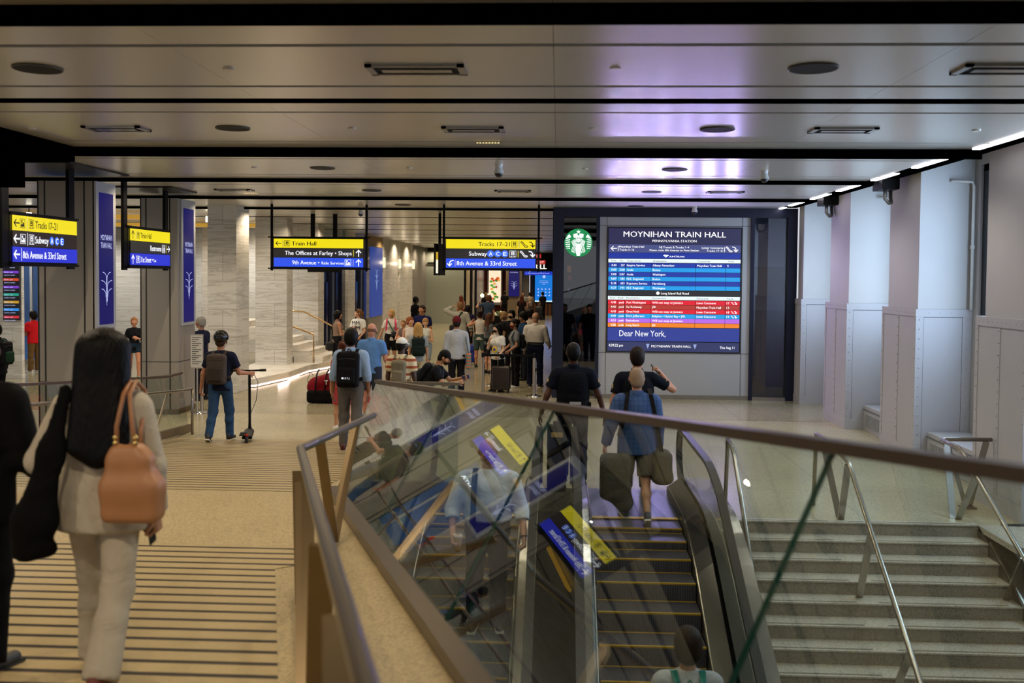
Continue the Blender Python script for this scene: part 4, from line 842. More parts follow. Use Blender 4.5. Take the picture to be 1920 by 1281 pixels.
for ya, yb in ((15.0, 14.5), (14.1, 14.45), (10.5, 10.2), (9.9, 10.15)):
    m = MB(); m.tube([(-6.0, ya, .74+zf(ya)), (-6.03, yb, zf(yb))], 0, STEEL, flat=(.055, .014, (0, 1, 0))); m.build('post', h, M=M)
# ------------------------------------------------------------ stair handrails
SR = mat('a29c92', .24, .95, 'satin steel', amt=.05)
def stz(y): return -.135*math.ceil(max(0, (10.92-y)/.27)-1e-6)
h = empty('handrail', (3.05, 11.1, 0), 'middle steel handrail of the stairs on V shaped posts', 'handrail', 'stair handrails'); M = local(h)
m = MB(); m.tube([(3.0, 11.7, 0), (3.0, 11.62, .86), (3.0, 11.2, .86), (3.0, 11.1, .85), (3.0, 10.35, .765), (3.0, 10.24, .70), (3.0, 8.18, -.67), (3.0, 6.2, -2.0)], .024, SR, 12); m.build('rail', h, smooth=True, M=M)
def vp(h, a, b, M, w_=.07): m = MB(); m.tube([a, b], 0, SR, flat=(w_, .016, (1, 0, 0))); m.build('post', h, M=M)
vp(h, (3.0, 11.35, .84), (3.14, 11.12, 0), M); vp(h, (3.0, 10.35, .74), (3.14, 11.06, 0), M)
for y, yt in ((10.02, 9.55), (8.95, 8.45), (7.85, 7.4)): vp(h, (3.0, yt, .70-(10.24-yt)*.668), (3.04, y, stz(y)), M)
h = empty('handrail', (4.45, 11.2, 0), 'right steel handrail of the stairs, bent towards the wall at the top', 'handrail', 'stair handrails'); M = local(h)
m = MB(); m.tube([(5.04, 11.74, .80), (4.5, 11.72, .80), (4.44, 11.66, .80), (4.45, 11.2, .79), (4.46, 11.05, .73), (4.5, 9.6, -.08), (4.5, 6.5, -2.1)], .024, SR, 12); m.build('rail', h, smooth=True, M=M)
vp(h, (4.47, 11.6, .78), (4.41, 11.21, 0), M); vp(h, (4.47, 10.75, .58), (4.45, 11.16, 0), M); vp(h, (4.98, 11.74, .78), (4.80, 11.75, 0), M); vp(h, (4.52, 11.72, .78), (4.76, 11.72, 0), M, .05)
for y, yt in ((10.05, 9.7), (8.9, 8.5)): vp(h, (4.5, yt, -.08+(yt-9.6)*.62), (4.5, y, stz(y)), M)
m = MB(); m.box((4.70, 11.66, 0), (4.86, 11.80, .02), STEELD); m.build('foot_plate', h, M=M)
h = empty('handrail', (1.95, 11.3, 0), 'left steel handrail of the stairs beside the escalator', 'handrail', 'stair handrails'); M = local(h)
m = MB(); m.tube([(1.98, 11.7, 0), (1.98, 11.6, .78), (1.97, 11.3, .76), (1.97, 11.1, .68), (1.97, 10.02, -.25), (1.97, 8.9, -1.02), (1.97, 6.5, -2.6)], .024, SR, 12); m.build('rail', h, smooth=True, M=M)
for y, yt in ((10.0, 9.6), (8.0, 7.6)): vp(h, (1.99, yt, -.55+(yt-9.6)*.68), (2.03, y, stz(y)), M)
# ------------------------------------------------------------ queue posts
def stanchion(x, y, lb, hgt=.95):
    o = empty('queue_post', (x, y, 0), lb, 'queue post', 'steel queue posts')
    m = MB(); m.cyl((0, 0, 0), .17, .015, CHROME, 28, .16); m.cyl((0, 0, .015), .15, .03, CHROME, 28, .05); m.build('base', o, smooth='auto')
    m = MB(); m.cyl((0, 0, .04), .032, hgt-.14, STEEL, 18); m.build('pole', o, smooth='auto'); m = MB(); m.cyl((0, 0, hgt-.1), .034, .1, BLACK, 18); m.build('cap', o, smooth='auto')
stanchion(-1.65, 21.88, 'steel queue post left of the brown suitcase'); stanchion(-.52, 21.9, 'steel queue post in front of the man in the white shirt'); stanchion(-1.6, 24.0, 'steel queue post behind the woman in the white shirt'); stanchion(-6.73, 18.5, 'steel queue post beside the second grey column', .85)
m = MB(); m.tube([(-1.62, 21.88, .90), (-.55, 21.9, .90)], 0, BLACK, flat=(.012, .05, (0, 1, 0))); tag(m.build('queue_belt'), 'black belt stretched between the two front queue posts', 'belt')
m = MB(); m.tube([(-1.6, 23.98, .90), (-1.64, 21.9, .90)], 0, BLACK, flat=(.012, .05, (1, 0, 0))); tag(m.build('queue_belt'), 'black belt running back from the left front queue post', 'belt')
o = empty('sign_stand', (-6.8, 18.45, 0), 'small framed notice on a stand against the second grey column', 'notice')
m = MB(); m.box((-.13, -.02, .85), (.13, 0, 1.5), STEEL); m.cyl((0, 0, 0), .018, .87, STEEL, 10); m.build('frame', o, bevel=.01); m = MB(); m.box((-.115, -.024, .87), (.115, -.021, 1.48), mat('c8c8c4', .5, kind='paper'))
for k in range(14): m.box((-.09, -.026, 1.43-k*.038), (.09-.05*(k % 3), -.0245, 1.442-k*.038), mat('404448', .6, kind='print'))
m.build('notice', o)
# ------------------------------------------------------------ scooter
s = empty('kick_scooter', (-4.86, 15.4, 0), 'black electric kick scooter pushed by the man in the helmet', 'scooter', rz=.25)
def wheel(y):
    m = MB(); m.tube([(0, y+.09*math.cos(a), .105+.09*math.sin(a)) for a in [2*PI*k/24 for k in range(24)]], .022, RUBBER, 8, closed=True); w_ = m.build('wheel', s, smooth=True)
    m = MB(); m.cyl((-.025, y, .105), .07, .05, mat('3a3a3e', .4, .5, 'hub'), 16, axis='x'); m.build('hub', w_)
wheel(.45); wheel(-.42)
m = MB(); m.prism([(-.075, -.36, .10), (.075, -.36, .10), (.075, .28, .10), (.04, .36, .12), (-.04, .36, .12), (-.075, .28, .10)], (0, 0, .045), BLACK); m.build('deck', s, bevel=.01)
m = MB(); m.tube([(0, .34, .13), (0, .42, .26), (0, .36, .95), (0, .35, 1.08)], .022, BLACK, 10); m.build('stem', s, smooth=True)
m = MB(); m.tube([(-.26, .33, 1.10), (0, .35, 1.09), (.26, .33, 1.10)], .015, BLACK, 10); m.tube([(-.26, .33, 1.10), (-.16, .335, 1.098)], .022, RUBBER, 10); m.tube([(.26, .33, 1.10), (.16, .335, 1.098)], .022, RUBBER, 10); m.build('handlebar', s, smooth=True)
m = MB(); m.tube([(-.06, -.55, .18), (-.05, -.47, .215), (-.04, -.36, .21), (-.03, -.33, .15)], 0, BLACK, flat=(.09, .008, (1, 0, 0))); m.build('fender', s)
m = MB(); m.tube([(.05, .36, 1.07), (.13, .42, .9), (.1, .46, .6), (.02, .42, .4)], .005, BLACK, 6); m.build('cable', s); m = MB(); m.box((-.03, -.53, .17), (.03, -.5, .2), mat('b01818', .4, kind='lamp red')); m.build('tail_light', s)
# ------------------------------------------------------------ smooth bodies from blended limbs
def unit(v): v = np.array(v, float); return v/np.linalg.norm(v)
def rot(rx=0, ry=0, rz=0):
    m = Matrix.Rotation(math.radians(rz), 3, 'Z') @ Matrix.Rotation(math.radians(ry), 3, 'Y') @ Matrix.Rotation(math.radians(rx), 3, 'X')
    return np.array(m)
I3 = np.eye(3)
class Field:
    def __init__(s, prims, base, fine=()):
        lo = np.min([np.minimum(p['a'], p['b'])-p['ext'] for p in prims], 0)-.03; hi = np.max([np.maximum(p['a'], p['b'])+p['ext'] for p in prims], 0)+.03
        s.ax = []
        for k in range(3):
            pts = [lo[k]]; iv = [(f[0][k], f[1][k], f[2]) for f in fine]
            while pts[-1] < hi[k]:
                x = pts[-1]; st = base
                for a, b, q in iv:
                    if a-base*.5 <= x <= b: st = min(st, q)
                pts.append(x+st)
            s.ax.append(np.array(pts))
        s.F = np.full([len(a) for a in s.ax], 9., np.float32); s.prims = prims
        for p in prims: s.put(p)
    def put(s, p):
        if p['t'] == 'cut':
            X, Y, Z = np.ix_(*s.ax); n = p['n']; s.F = np.maximum(s.F, (n[0]*X+n[1]*Y+n[2]*Z-p['c']).astype(np.float32)); return
        k = p['k']; e = p['ext']+k+.03; lo = np.minimum(p['a'], p['b'])-e; hi = np.maximum(p['a'], p['b'])+e
        sl = tuple(slice(max(0, np.searchsorted(a, lo[i])-1), np.searchsorted(a, hi[i])+1) for i, a in enumerate(s.ax))
        X, Y, Z = np.ix_(*[a[q] for a, q in zip(s.ax, sl)]); R = p['R']; sc_ = p['s']
        A = R@p['a']/sc_; B = R@p['b']/sc_
        U = [(R[i, 0]*X+R[i, 1]*Y+R[i, 2]*Z)/sc_[i]-A[i] for i in range(3)]
        if p['t'] == 'box':
            q = [np.abs(U[i]*sc_[i])-p['h'][i]+p['r0'] for i in range(3)]
            d = np.sqrt(sum(np.maximum(v, 0)**2 for v in q))+np.minimum(np.maximum(np.maximum(q[0], q[1]), q[2]), 0)-p['r0']
        else:
            D = B-A; L = float(D@D)
            if L < 1e-9: t = 0.; dd = sum(u*u for u in U)
            else:
                t = np.clip((U[0]*D[0]+U[1]*D[1]+U[2]*D[2])/L, 0, 1); dd = sum((U[i]-t*D[i])**2 for i in range(3))
            d = (np.sqrt(dd)-(p['r0']+(p['r1']-p['r0'])*t))*min(sc_)
        if p.get('end') is not None:
            n, c = p['end']; d = np.maximum(d, n[0]*X+n[1]*Y+n[2]*Z-c)
        f = s.F[sl]
        if p['sub']: s.F[sl] = np.maximum(f, -d); return
        h = np.clip(.5+.5*(f-d)/k, 0, 1); s.F[sl] = np.where(np.abs(f-d) < k, f+(d-f)*h-k*h*(1-h), np.minimum(f, d))
    def mesh(s):
        F = s.F; X, Y, Z = s.ax; S = F < 0; c = np.zeros([n-1 for n in F.shape], np.int8)
        for i in (0, 1):
            for j in (0, 1):
                for k in (0, 1): c += S[i:F.shape[0]-1+i, j:F.shape[1]-1+j, k:F.shape[2]-1+k]
        act = (c > 0) & (c < 8); n = int(act.sum()); ids = np.full(act.shape, -1, np.int32); ids[act] = np.arange(n); ii, jj, kk = np.nonzero(act)
        acc = np.zeros((n, 3)); cnt = np.zeros(n)
        for ax in range(3):
            for a in (0, 1):
                for b in (0, 1):
                    o = [a, b]; o.insert(ax, 0); o2 = list(o); o2[ax] = 1
                    f1 = F[ii+o[0], jj+o[1], kk+o[2]]; f2 = F[ii+o2[0], jj+o2[1], kk+o2[2]]; m = (f1 < 0) != (f2 < 0)
                    t = np.where(m, f1/np.where(m, f1-f2, 1), 0)
                    p1 = np.stack([X[ii+o[0]], Y[jj+o[1]], Z[kk+o[2]]], 1); p2 = np.stack([X[ii+o2[0]], Y[jj+o2[1]], Z[kk+o2[2]]], 1)
                    acc += (p1+(p2-p1)*t[:, None])*m[:, None]; cnt += m
        V = acc/np.maximum(cnt, 1)[:, None]; fs = []
        for ax in range(3):
            sh = list(F.shape); s1 = [slice(1, -1)]*3; s2 = [slice(1, -1)]*3; s1[ax] = slice(0, -1); s2[ax] = slice(1, None)
            a_, b_ = S[tuple(s1)], S[tuple(s2)]; ch = np.argwhere(a_ != b_); 
            if not len(ch): continue
            ins = a_[tuple(ch.T)]; g = ch+1; g[:, ax] -= 1
            u, v = [(1, 2), (2, 0), (0, 1)][ax]; q = []
            for du, dv in ((-1, -1), (0, -1), (0, 0), (-1, 0)):
                h = g.copy(); h[:, u] += du; h[:, v] += dv; q.append(ids[h[:, 0], h[:, 1], h[:, 2]])
            q = np.stack(q, 1); q[~ins] = q[~ins][:, ::-1]; fs.append(q)
        fs = np.concatenate(fs); return V, fs[(fs >= 0).all(1)]
def prim(a, b=None, r0=.05, r1=None, k=.03, s=(1, 1, 1), R=I3, end=None, sub=False, t='c', h=None):
    a = np.array(a, float); b = a if b is None else np.array(b, float); r1 = r0 if r1 is None else r1; s = np.array(s, float)
    ext = max(r0, r1)*max(s) if t == 'c' else float(np.linalg.norm(h))
    return dict(t=t, a=a, b=b, r0=r0, r1=r1, k=k, s=s, R=np.array(R), end=end, sub=sub, h=h, ext=ext)
def cut(n, c, k=0): return dict(t='cut', n=n, c=c)
def solid(name, prims, mt, parent=None, base=.02, fine=(), org=(0, 0, 0), scale=1., smooth=1):
    P = [p for p in prims if p['t'] != 'cut']
    F = Field(P[:1], base, fine) if False else None
    fld = Field.__new__(Field); 
    lo = np.min([np.minimum(p['a'], p['b'])-p['ext'] for p in P if not p['sub']], 0)-.04; hi = np.max([np.maximum(p['a'], p['b'])+p['ext'] for p in P if not p['sub']], 0)+.04
    fld.ax = []
    for k in range(3):
        pts = [lo[k]]; iv = [(f[0][k], f[1][k], f[2]) for f in fine]
        while pts[-1] < hi[k]:
            st = base
            for a, b, q in iv:
                if a-base*.5 <= pts[-1] <= b: st = min(st, q)
            pts.append(pts[-1]+st)
        fld.ax.append(np.array(pts))
    fld.F = np.full([len(a) for a in fld.ax], 9., np.float32)
    for p in prims: fld.put(p)
    V, Q = fld.mesh(); V = (V-np.array(org))*scale
    me = bpy.data.meshes.new(name); me.vertices.add(len(V)); me.vertices.foreach_set('co', V.astype(np.float32).ravel())
    me.loops.add(len(Q)*4); me.loops.foreach_set('vertex_index', Q.astype(np.int32).ravel()); me.polygons.add(len(Q)); me.polygons.foreach_set('loop_start', np.arange(0, len(Q)*4, 4, dtype=np.int32))
    me.update(calc_edges=True); me.polygons.foreach_set('use_smooth', np.ones(len(Q), bool)); me.materials.append(mt); me.update()
    o = bpy.data.objects.new(name, me); COL.objects.link(o)
    if parent: o.parent = parent
    return o
# arm poses: (upper arm direction, forearm direction); x is outward, y forward
ARM = dict(down=((.16, -.04, -1), (.05, .20, -1)), wide=((.34, -.05, -1), (.22, .22, -1)), back=((.2, -.42, -1), (.1, -.1, -1)), swing=((.16, .30, -1), (.0, .62, -1)), fwd=((.16, .12, -1), (-.15, 1, .05)), fwdlow=((.2, .15, -1), (-.1, .8, -.55)),
           chest=((.25, .25, -1), (-.75, .75, .35)), ear=((.75, .25, -.42), (-.62, .12, .8)), head=((1, .25, .45), (-.9, .0, .55)), hold=((.2, .35, -1), (-.25, .9, .25)), side=((.9, .25, -.35), (-.2, .6, .35)), scoot=((.45, .5, -.8), (.75, .55, -.25)), eye=((.35, .75, -.3), (-.55, .25, .8)))
LEG = dict(stand=((.05, 0, -1), (.01, 0, -1)), apart=((.16, 0, -1), (.10, -.02, -1)), fwd=((.02, .30, -1), (0, .06, -1)), mid=((.02, .05, -1), (0, -.10, -1)), push=((.02, -.16, -1), (0, -.55, -1)), lift=((.02, .16, -1), (0, -.75, -1)), kneel=((.12, .9, -.42), (.0, -.45, -1)), kneelb=((.1, .35, -.9), (.0, -.9, -.35)))
def person(label, loc, rz=0., h=1.75, fem=0, wide=1., lean=3, tw=0, side=0, head=(0, 0), la='down', ra='down', ll='stand', rl='stand', skin='b98468', hair=('short', '1d1410'),
           top=('fabric', '4a5468', 'short'), bot=('trousers', '22242c'), shoe='1c1c20', det=1, untuck=True, curl=(25, 60), grp=None, face=None, loose=0., hand='', tmat=None, bmat=None, sunk=0):
    base = (.032, .024, .016)[det]; hs = h/1.75; zc = {}
    Rt = rot(-lean, side, tw); Hip = np.array([0, 0, .93])
    def T(x, y, z): return Hip+Rt@np.array([x, y, z])
    sw = (.185 if not fem else .16)*wide; TX, TY = wide*(.155, .142)[fem], (.112, .105)[fem]*(.5+.5*wide)
    Rh = rot(-head[1], 0, head[0])@rot(-lean*.4, 0, tw*.5); Nk = T(0, -.012, .50); Hc = Nk+rot(-lean*.6, side*.5, 0)@np.array([0, .02, .19])
    def H(x, y, z): return Hc+Rh@np.array([x, y, z])
    B = []; RT = Rt.T; RH = Rh.T; sk = mat(skin, .5, kind='skin', amt=.08, scale=12)
    B += [prim(T(0, 0, .02), T(0, 0, -.02), .105*(1.08 if fem else 1), k=.05, s=(1.5*wide, 1.0, 1), R=RT), prim(T(0, .0, .16), T(0, .0, .22), .098*wide**.5, k=.06, s=((1.15, 1.32)[1-fem]*wide, .95*wide, 1), R=RT),
          prim(T(0, .0, .34), T(0, .0, .37), .115, k=.06, s=((1.2, 1.38)[1-fem]*wide, 1.0, 1), R=RT), prim(T(-sw*.86, -.01, .455), T(sw*.86, -.01, .455), .052, k=.06, R=RT), prim(T(0, -.01, .45), Nk+np.array([0, 0, .10]), .062*(.85 if fem else 1), .052*(.85 if fem else 1), k=.04)]
    if fem: B += [prim(T(s*.07, .085, .33), r0=.056, k=.03) for s in (-1, 1)]
    # head
    B += [prim(H(0, -.015, .03), r0=.1, k=.03, s=(.80, .98, .90), R=RH), prim(H(0, .028, -.01), H(0, .045, -.075), .066, .036, k=.03, s=(.9, 1, 1), R=RH), prim(H(0, -.05, -.04), r0=.06, k=.04), prim(H(0, .082, .012), H(0, .108, -.022), .011, .015, k=.018),
          prim(H(-.04, .074, .032), H(.04, .074, .032), .014, k=.02), prim(H(-.016, .082, -.052), H(.016, .082, -.052), .011, k=.012), prim(H(0, .078, -.088), r0=.02, k=.02)]
    for s in (-1, 1): B += [prim(H(s*.082, -.01, .0), r0=.032, k=.008, s=(.35, .62, 1), R=RH), prim(H(s*.033, .084, .012), r0=.012, k=.01, sub=True), prim(H(s*.045, .06, -.02), r0=.03, k=.03)]
    # legs
    feet = []; kn = []; hp = []
    for s, pz in ((-1, ll), (1, rl)):
        th, sh = LEG[pz] if isinstance(pz, str) else pz; th = unit(th)*(s, 1, 1); sh = unit(sh)*(s, 1, 1)
        hj = Hip+rot(0, side, tw*.4)@np.array([s*.092, 0, -.02]); kj = hj+th*.42; aj = kj+sh*.41; hp.append(hj); kn.append(kj); feet.append((aj, sh))
    drop = min(a[2] for a, _ in feet)-.075
    if pz == 'kneelb' or ll == 'kneelb': drop = min(drop, min(k_[2] for k_ in kn)-.06)
    LB = []; kt = []
    for i, s in enumerate((-1, 1)):
        aj, sh = feet[i]; pit = math.atan2(-sh[1], -sh[2]) if sh[2] < 0 else 1.2; pit = max(-.25, min(1.3, pit*.9)); 
        if pit < .25: pit = 0
        fd = np.array([s*.12, math.cos(pit), -math.sin(pit)]); fd = unit(fd); upv = np.array([0, math.sin(pit), math.cos(pit)])
        heel = aj-upv*.045-fd*.045; toe = aj-upv*.052+fd*.155
        LB += [prim(hp[i], kn[i], .083*wide**.5, .056, k=.03), prim(kn[i], aj, .054, .036, k=.02), prim(kn[i]*.62+aj*.38-np.array([0, .02, 0]), r0=.052, k=.04), prim(heel, toe, .032, .026, k=.02)]; kt.append((heel, toe, upv, fd))
    B += LB; fine = []; W_ = []; hd = []
    bs = (.016, .009, .007)[det]; fine.append((Hc-.13, Hc+.14, bs)); hs_ = (.013, .0085, .0065)[det]
    SL = []
    for i, (s, pz) in enumerate(((-1, la), (1, ra))):
        ua, fa = ARM[pz] if isinstance(pz, str) else pz; ua = unit(ua)*(s, 1, 1); fa = unit(fa)*(s, 1, 1)
        if lean < 25: pass
        S_ = T(s*sw, -.01, .435); E = S_+ua*.285; Wr = E+fa*.245; SL.append((S_, E, Wr, ua, fa))
        B += [prim(S_, E, .050*(.85 if fem else 1), .040*(.85 if fem else 1), k=.035), prim(E, Wr, .040*(.85 if fem else 1), .027, k=.015)]
        nrm = np.array([-s, .0, .0])-fa*np.dot([-s, 0, 0], fa)
        if np.linalg.norm(nrm) < .35: nrm = np.array([0, 0, -1.])-fa*np.dot([0, 0, -1.], fa)
        nrm = unit(nrm); wv = np.cross(fa, nrm); 
        if wv[1]+wv[2] > 0: wv = -wv
        Rp = np.array([wv, nrm, fa]); pc = Wr+fa*.05
        B.append(prim(pc, r0=.013, k=.012, R=Rp, t='box', h=(.038, .014, .046)))
        c1, c2 = [math.radians(c) for c in (curl if not (hand and s == (1 if 'r' in hand else -1)) and not hand == 'both' else (62, 140))]
        for q in range(4):
            L_ = (.062, .074, .078, .070)[q]; r0 = Wr+fa*.09+wv*(-.030+.020*q)*1.; d1 = fa*math.cos(c1)+nrm*math.sin(c1)+wv*(-.06+.04*q); d2 = fa*math.cos(c2)+nrm*math.sin(c2); m_ = r0+d1*L_*.52
            B += [prim(r0-fa*.01, m_, .0092, .0085, k=.004), prim(m_, m_+d2*L_*.5, .0085, .0072, k=.004)]
        t0 = Wr+fa*.028-wv*.03 if False else Wr+fa*.03+wv*.032; t1 = t0+unit(fa*.6+wv*.6+nrm*.35)*.045; B += [prim(t0, t1, .013, .0105, k=.01), prim(t1, t1+unit(fa*.8+wv*.1+nrm*.5)*.035, .0105, .008, k=.004)]
        hc = Wr+fa*.08; fine.append((hc-.10, hc+.10, hs_)); W_.append((Wr, fa, nrm, hc))
    for heel, toe, *_ in kt: pass
    body = solid('person', B, sk, base=base, fine=fine, org=(0, 0, drop), scale=hs)
    tag(body, label, 'person', grp); body.location = loc; body.rotation_euler = (0, 0, rz)
    def part(nm, pr, mt, b=None, fine=()): return solid(nm, pr, mt, body, b or base, fine, (0, 0, drop), hs)
    def F_(c, k, rough=.85): return mat(c, rough, kind='fabric', amt=.12, scale=k)
    # trousers
    kind, bc = bot; bm = bmat or F_(bc, 9); q = []
    wst = T(0, 0, .09 if kind != 'none' else .0)
    q = [prim(T(0, 0, .06), T(0, 0, -.03), .112*(1.06 if fem else 1), k=.05, s=(1.5*wide, 1.03, 1), R=RT)]; nz = Rt@np.array([0, 0, 1.])
    if kind == 'skirt': q += [prim(T(0, 0, 0), T(0, 0, -.42), .12, .17, k=.04, s=(1.3, 1, 1), R=RT, end=(-nz, -float(nz@T(0, 0, -.40))))]
    q.append(cut(nz, float(nz@T(0, 0, .115))))
    for i in range(2):
        aj, sh = feet[i]; th = unit(kn[i]-hp[i])
        if kind == 'trousers':
            e = aj-sh*.015; q += [prim(kn[i]+np.array([0, .004, 0]), r0=.076, k=.03), prim(kn[i]*.62+aj*.38-np.array([0, .022, 0]), r0=.068, k=.03), prim(hp[i], kn[i], .098*wide**.5, .074, k=.03), prim(kn[i], aj+sh*.1, .070, .062+loose, k=.03, end=(sh, float(sh@(aj+sh*.02))))]
        elif kind == 'shorts': L_ = kn[i]-th*.04; q += [prim(hp[i], L_+th*.1, .100*wide**.5, .090, k=.03, end=(th, float(th@L_)))]
        elif kind == 'short': L_ = hp[i]+th*.16; q += [prim(hp[i], L_+th*.1, .100*wide**.5, .098, k=.03, end=(th, float(th@L_)))]
    part({'trousers': 'trousers', 'shorts': 'shorts', 'short': 'shorts', 'skirt': 'skirt'}[kind], q, bm)
    if kind == 'trousers' and not untuck:
        m = MB(); 
        pts = [T(1.0*TX*1.13*math.cos(a), TY*1.12*math.sin(a), .10) for a in [2*PI*k/24 for k in range(24)]]; m.tube([(p-(0, 0, drop))*hs for p in pts], 0, BLACK, flat=(.035, .012, (0, 0, 1)), closed=True); m.build('belt', body)
    # top
    tk, tc, sl = top[:3]; tm = tmat or F_(tc, 8); ex = .014+(.012 if tk == 'jacket' else 0)+loose*.3; hem = -.10 if untuck else .07
    if tk == 'jacket': hem = -.16
    if sl == 'none': shw = .70
    q = [prim(T(0, 0, .02), T(0, 0, -.16), .108+ex, .112+ex, k=.05, s=(1.46*wide, 1.0, 1), R=RT), prim(T(0, .0, .14), T(0, .0, .22), .100*wide**.5+ex, k=.06, s=((1.2, 1.36)[1-fem]*wide, .96*wide, 1), R=RT), prim(T(0, .0, .34), T(0, .0, .37), .115+ex, k=.06, s=((1.2, 1.38)[1-fem]*wide, 1.0, 1), R=RT),
         prim(T(-sw*.84*(.72 if sl == 'none' else 1), -.01, .458), T(sw*.84*(.72 if sl == 'none' else 1), -.01, .458), .052+ex*.8, k=.06, R=RT), prim(T(0, -.015, .47), T(0, -.015, .53), .062+ex*.5, k=.03)]
    if fem: q += [prim(T(s*.07, .085, .33), r0=.056+ex*.8, k=.03) for s in (-1, 1)]
    q += [cut(-nz, -float(nz@T(0, 0, hem))), cut(nz, float(nz@T(0, 0, .545)))]
    for S_, E, Wr, ua, fa in SL:
        rr = (.056+ex)*(.88 if fem else 1)
        if sl == 'short': e = S_+ua*.19; q.append(prim(S_, e+ua*.06, rr, rr*.98, k=.03, end=(ua, float(ua@e))))
        elif sl == 'roll': q += [prim(S_, E, rr, rr*.9, k=.03), prim(E, E+fa*.12, rr*.9, rr*.85, k=.02, end=(fa, float(fa@(E+fa*.09))))]
        elif sl == 'long': q += [prim(S_, E, rr, rr*.88, k=.03), prim(E, Wr+fa*.04, rr*.88, rr*.62+.006, k=.02, end=(fa, float(fa@(Wr-fa*.012))))]
    part('jacket' if tk == 'jacket' else 'shirt', q, tm)
    if tk in ('shirt', 'jacket'):
        part('collar', [prim(T(0, -.02, .525), T(0, -.015, .545), .066+ex*.4, k=.01, s=(1.05, 1.05, 1), R=RT), prim(T(0, .0, .56), r0=.06, k=.0, sub=True), cut(nz, float(nz@T(0, 0, .565)))], tm)
    # shoes
    for i, (heel, toe, upv, fd) in enumerate(kt):
        c = float(upv@heel)-.034
        q = [prim(heel+upv*.006, toe+upv*.004, .040, .034, k=.02), prim(heel+upv*.05, heel+upv*.02+fd*.05, .038, .038, k=.02), cut(-upv, -c), cut(upv, float(upv@(heel+upv*.075)))]
        o = part('shoe', q, mat(shoe, .5, kind='shoe leather', amt=.1), b=min(base, .018))
        if det:
            m = MB(); pp = [heel-fd*.038, toe+fd*.036]; m.tube([((p+upv*(c-float(upv@p)+.010))-(0, 0, drop))*hs for p in pp], 0, mat('d8d4cc' if shoe != '1c1c20' else '161616', .6, kind='sole'), flat=(.072*hs, .018*hs, tuple(np.cross(fd, upv)))); m.build('sole', o)
    # hair
    hk, hcol = hair; hm = mat(hcol, .45, kind='hair', amt=.3, scale=20); fc = RH.T@np.array([0, .72, -.69]); q = None; hb = (.016, .010, .007)[det]
    if hk != 'none':
        if hk == 'bald': q = [prim(H(0, -.022, .0), r0=.1, k=.01, s=(.83, .98, .8), R=RH), cut(Rh@np.array([0, .2, .98]), float((Rh@np.array([0, .2, .98]))@H(0, 0, .035))), cut(Rh@np.array([0, 1., 0]), float((Rh@np.array([0, 1., 0]))@H(0, .0, 0))), cut(Rh@np.array([0, .0, -1.]), float((Rh@np.array([0, .0, -1.]))@H(0, 0, -.07)))]
        else:
            g_ = {'short': .010, 'crop': .006, 'bun': .012, 'thick': .022, 'vlong': .026, 'long': .018}.get(hk, .014); n1 = Rh@unit([0, .80, -.60])
            q = [prim(H(0, -.02, .035), r0=.1+g_, k=.02, s=(.82, .97, .93), R=RH), prim(H(0, -.06, -.03), r0=.068+g_, k=.03, s=(1.05, .8, 1), R=RH), cut(n1, float(n1@H(0, .022, -.02)) + .012)]
            if hk == 'long':
                for x in (-.06, -.03, 0, .03, .06): q.append(prim(H(x, -.07, .02), H(x*1.5, -.10, -.42+abs(x)*.8), .045, .028, k=.03))
                for s in (-1, 1): q.append(prim(H(s*.075, -.03, .02), H(s*.10, -.05, -.25), .03, .025, k=.03))
            if hk == 'vlong':
                for x in (-.09, -.06, -.03, 0, .03, .06, .09): q.append(prim(H(x*.72, -.05, .045), H(x*1.2, -.155, -.50+abs(x)*.8), .060, .034, k=.045))
                for s in (-1, 1): q += [prim(H(s*.075, -.03, .03), H(s*.115, -.045, -.30), .035, .034, k=.03)]
            if hk == 'bob': q += [prim(H(s*.07, -.03, .03), H(s*.075, -.02, -.08), .035, .03, k=.03) for s in (-1, 1)]+[prim(H(0, -.08, 0), H(0, -.09, -.09), .06, .04, k=.03)]
            if hk == 'pony': q += [prim(H(0, -.11, .05), H(0, -.16, .0), .03, .032, k=.02), prim(H(0, -.16, .0), H(0, -.14, -.2), .032, .015, k=.02)]
            if hk == 'bun': q += [prim(H(0, -.12, .06), r0=.045, k=.015)]
        part('hair', q, hm, b=(.024, .016, .011)[det], fine=[(Hc-.13, Hc+.14, hb)])
    if face or abs((math.degrees(rz)+head[0]) % 360-180) < 115 and det:
        m = MB()
        for s in (-1, 1): m.ball((H(s*.033, .082, .012)-(0, 0, drop))*hs, (.0125, .012, .008), mat('e8e0d8', .3, kind='eye'), 8); m.ball((H(s*.033, .092, .012)-(0, 0, drop))*hs, (.006, .005, .006), mat('20140c', .3, kind='iris'), 8)
        m.build('eyes', body)
        m = MB(); m.tube([(H(x, .093-abs(x)*.4, -.052)-(0, 0, drop))*hs for x in (-.022, -.01, .01, .022)], .005, mat('a04a44', .5, kind='lips'), 6); m.build('mouth', body)
        m = MB()
        for s in (-1, 1): m.tube([(H(s*x, .091-abs(x)*.25, .034+.004*(x < .04))-(0, 0, drop))*hs for x in (.018, .035, .05)], .0035, hm if hk != 'none' else mat('4a3a30', .6, kind='brow'), 5)
        m.build('eyebrows', body)
    body.update_tag()
    Mw = Matrix.Translation(Vector(loc)) @ Matrix.Rotation(rz, 4, 'Z')
    body['_x'] = 0; del body['_x']
    class Info: pass
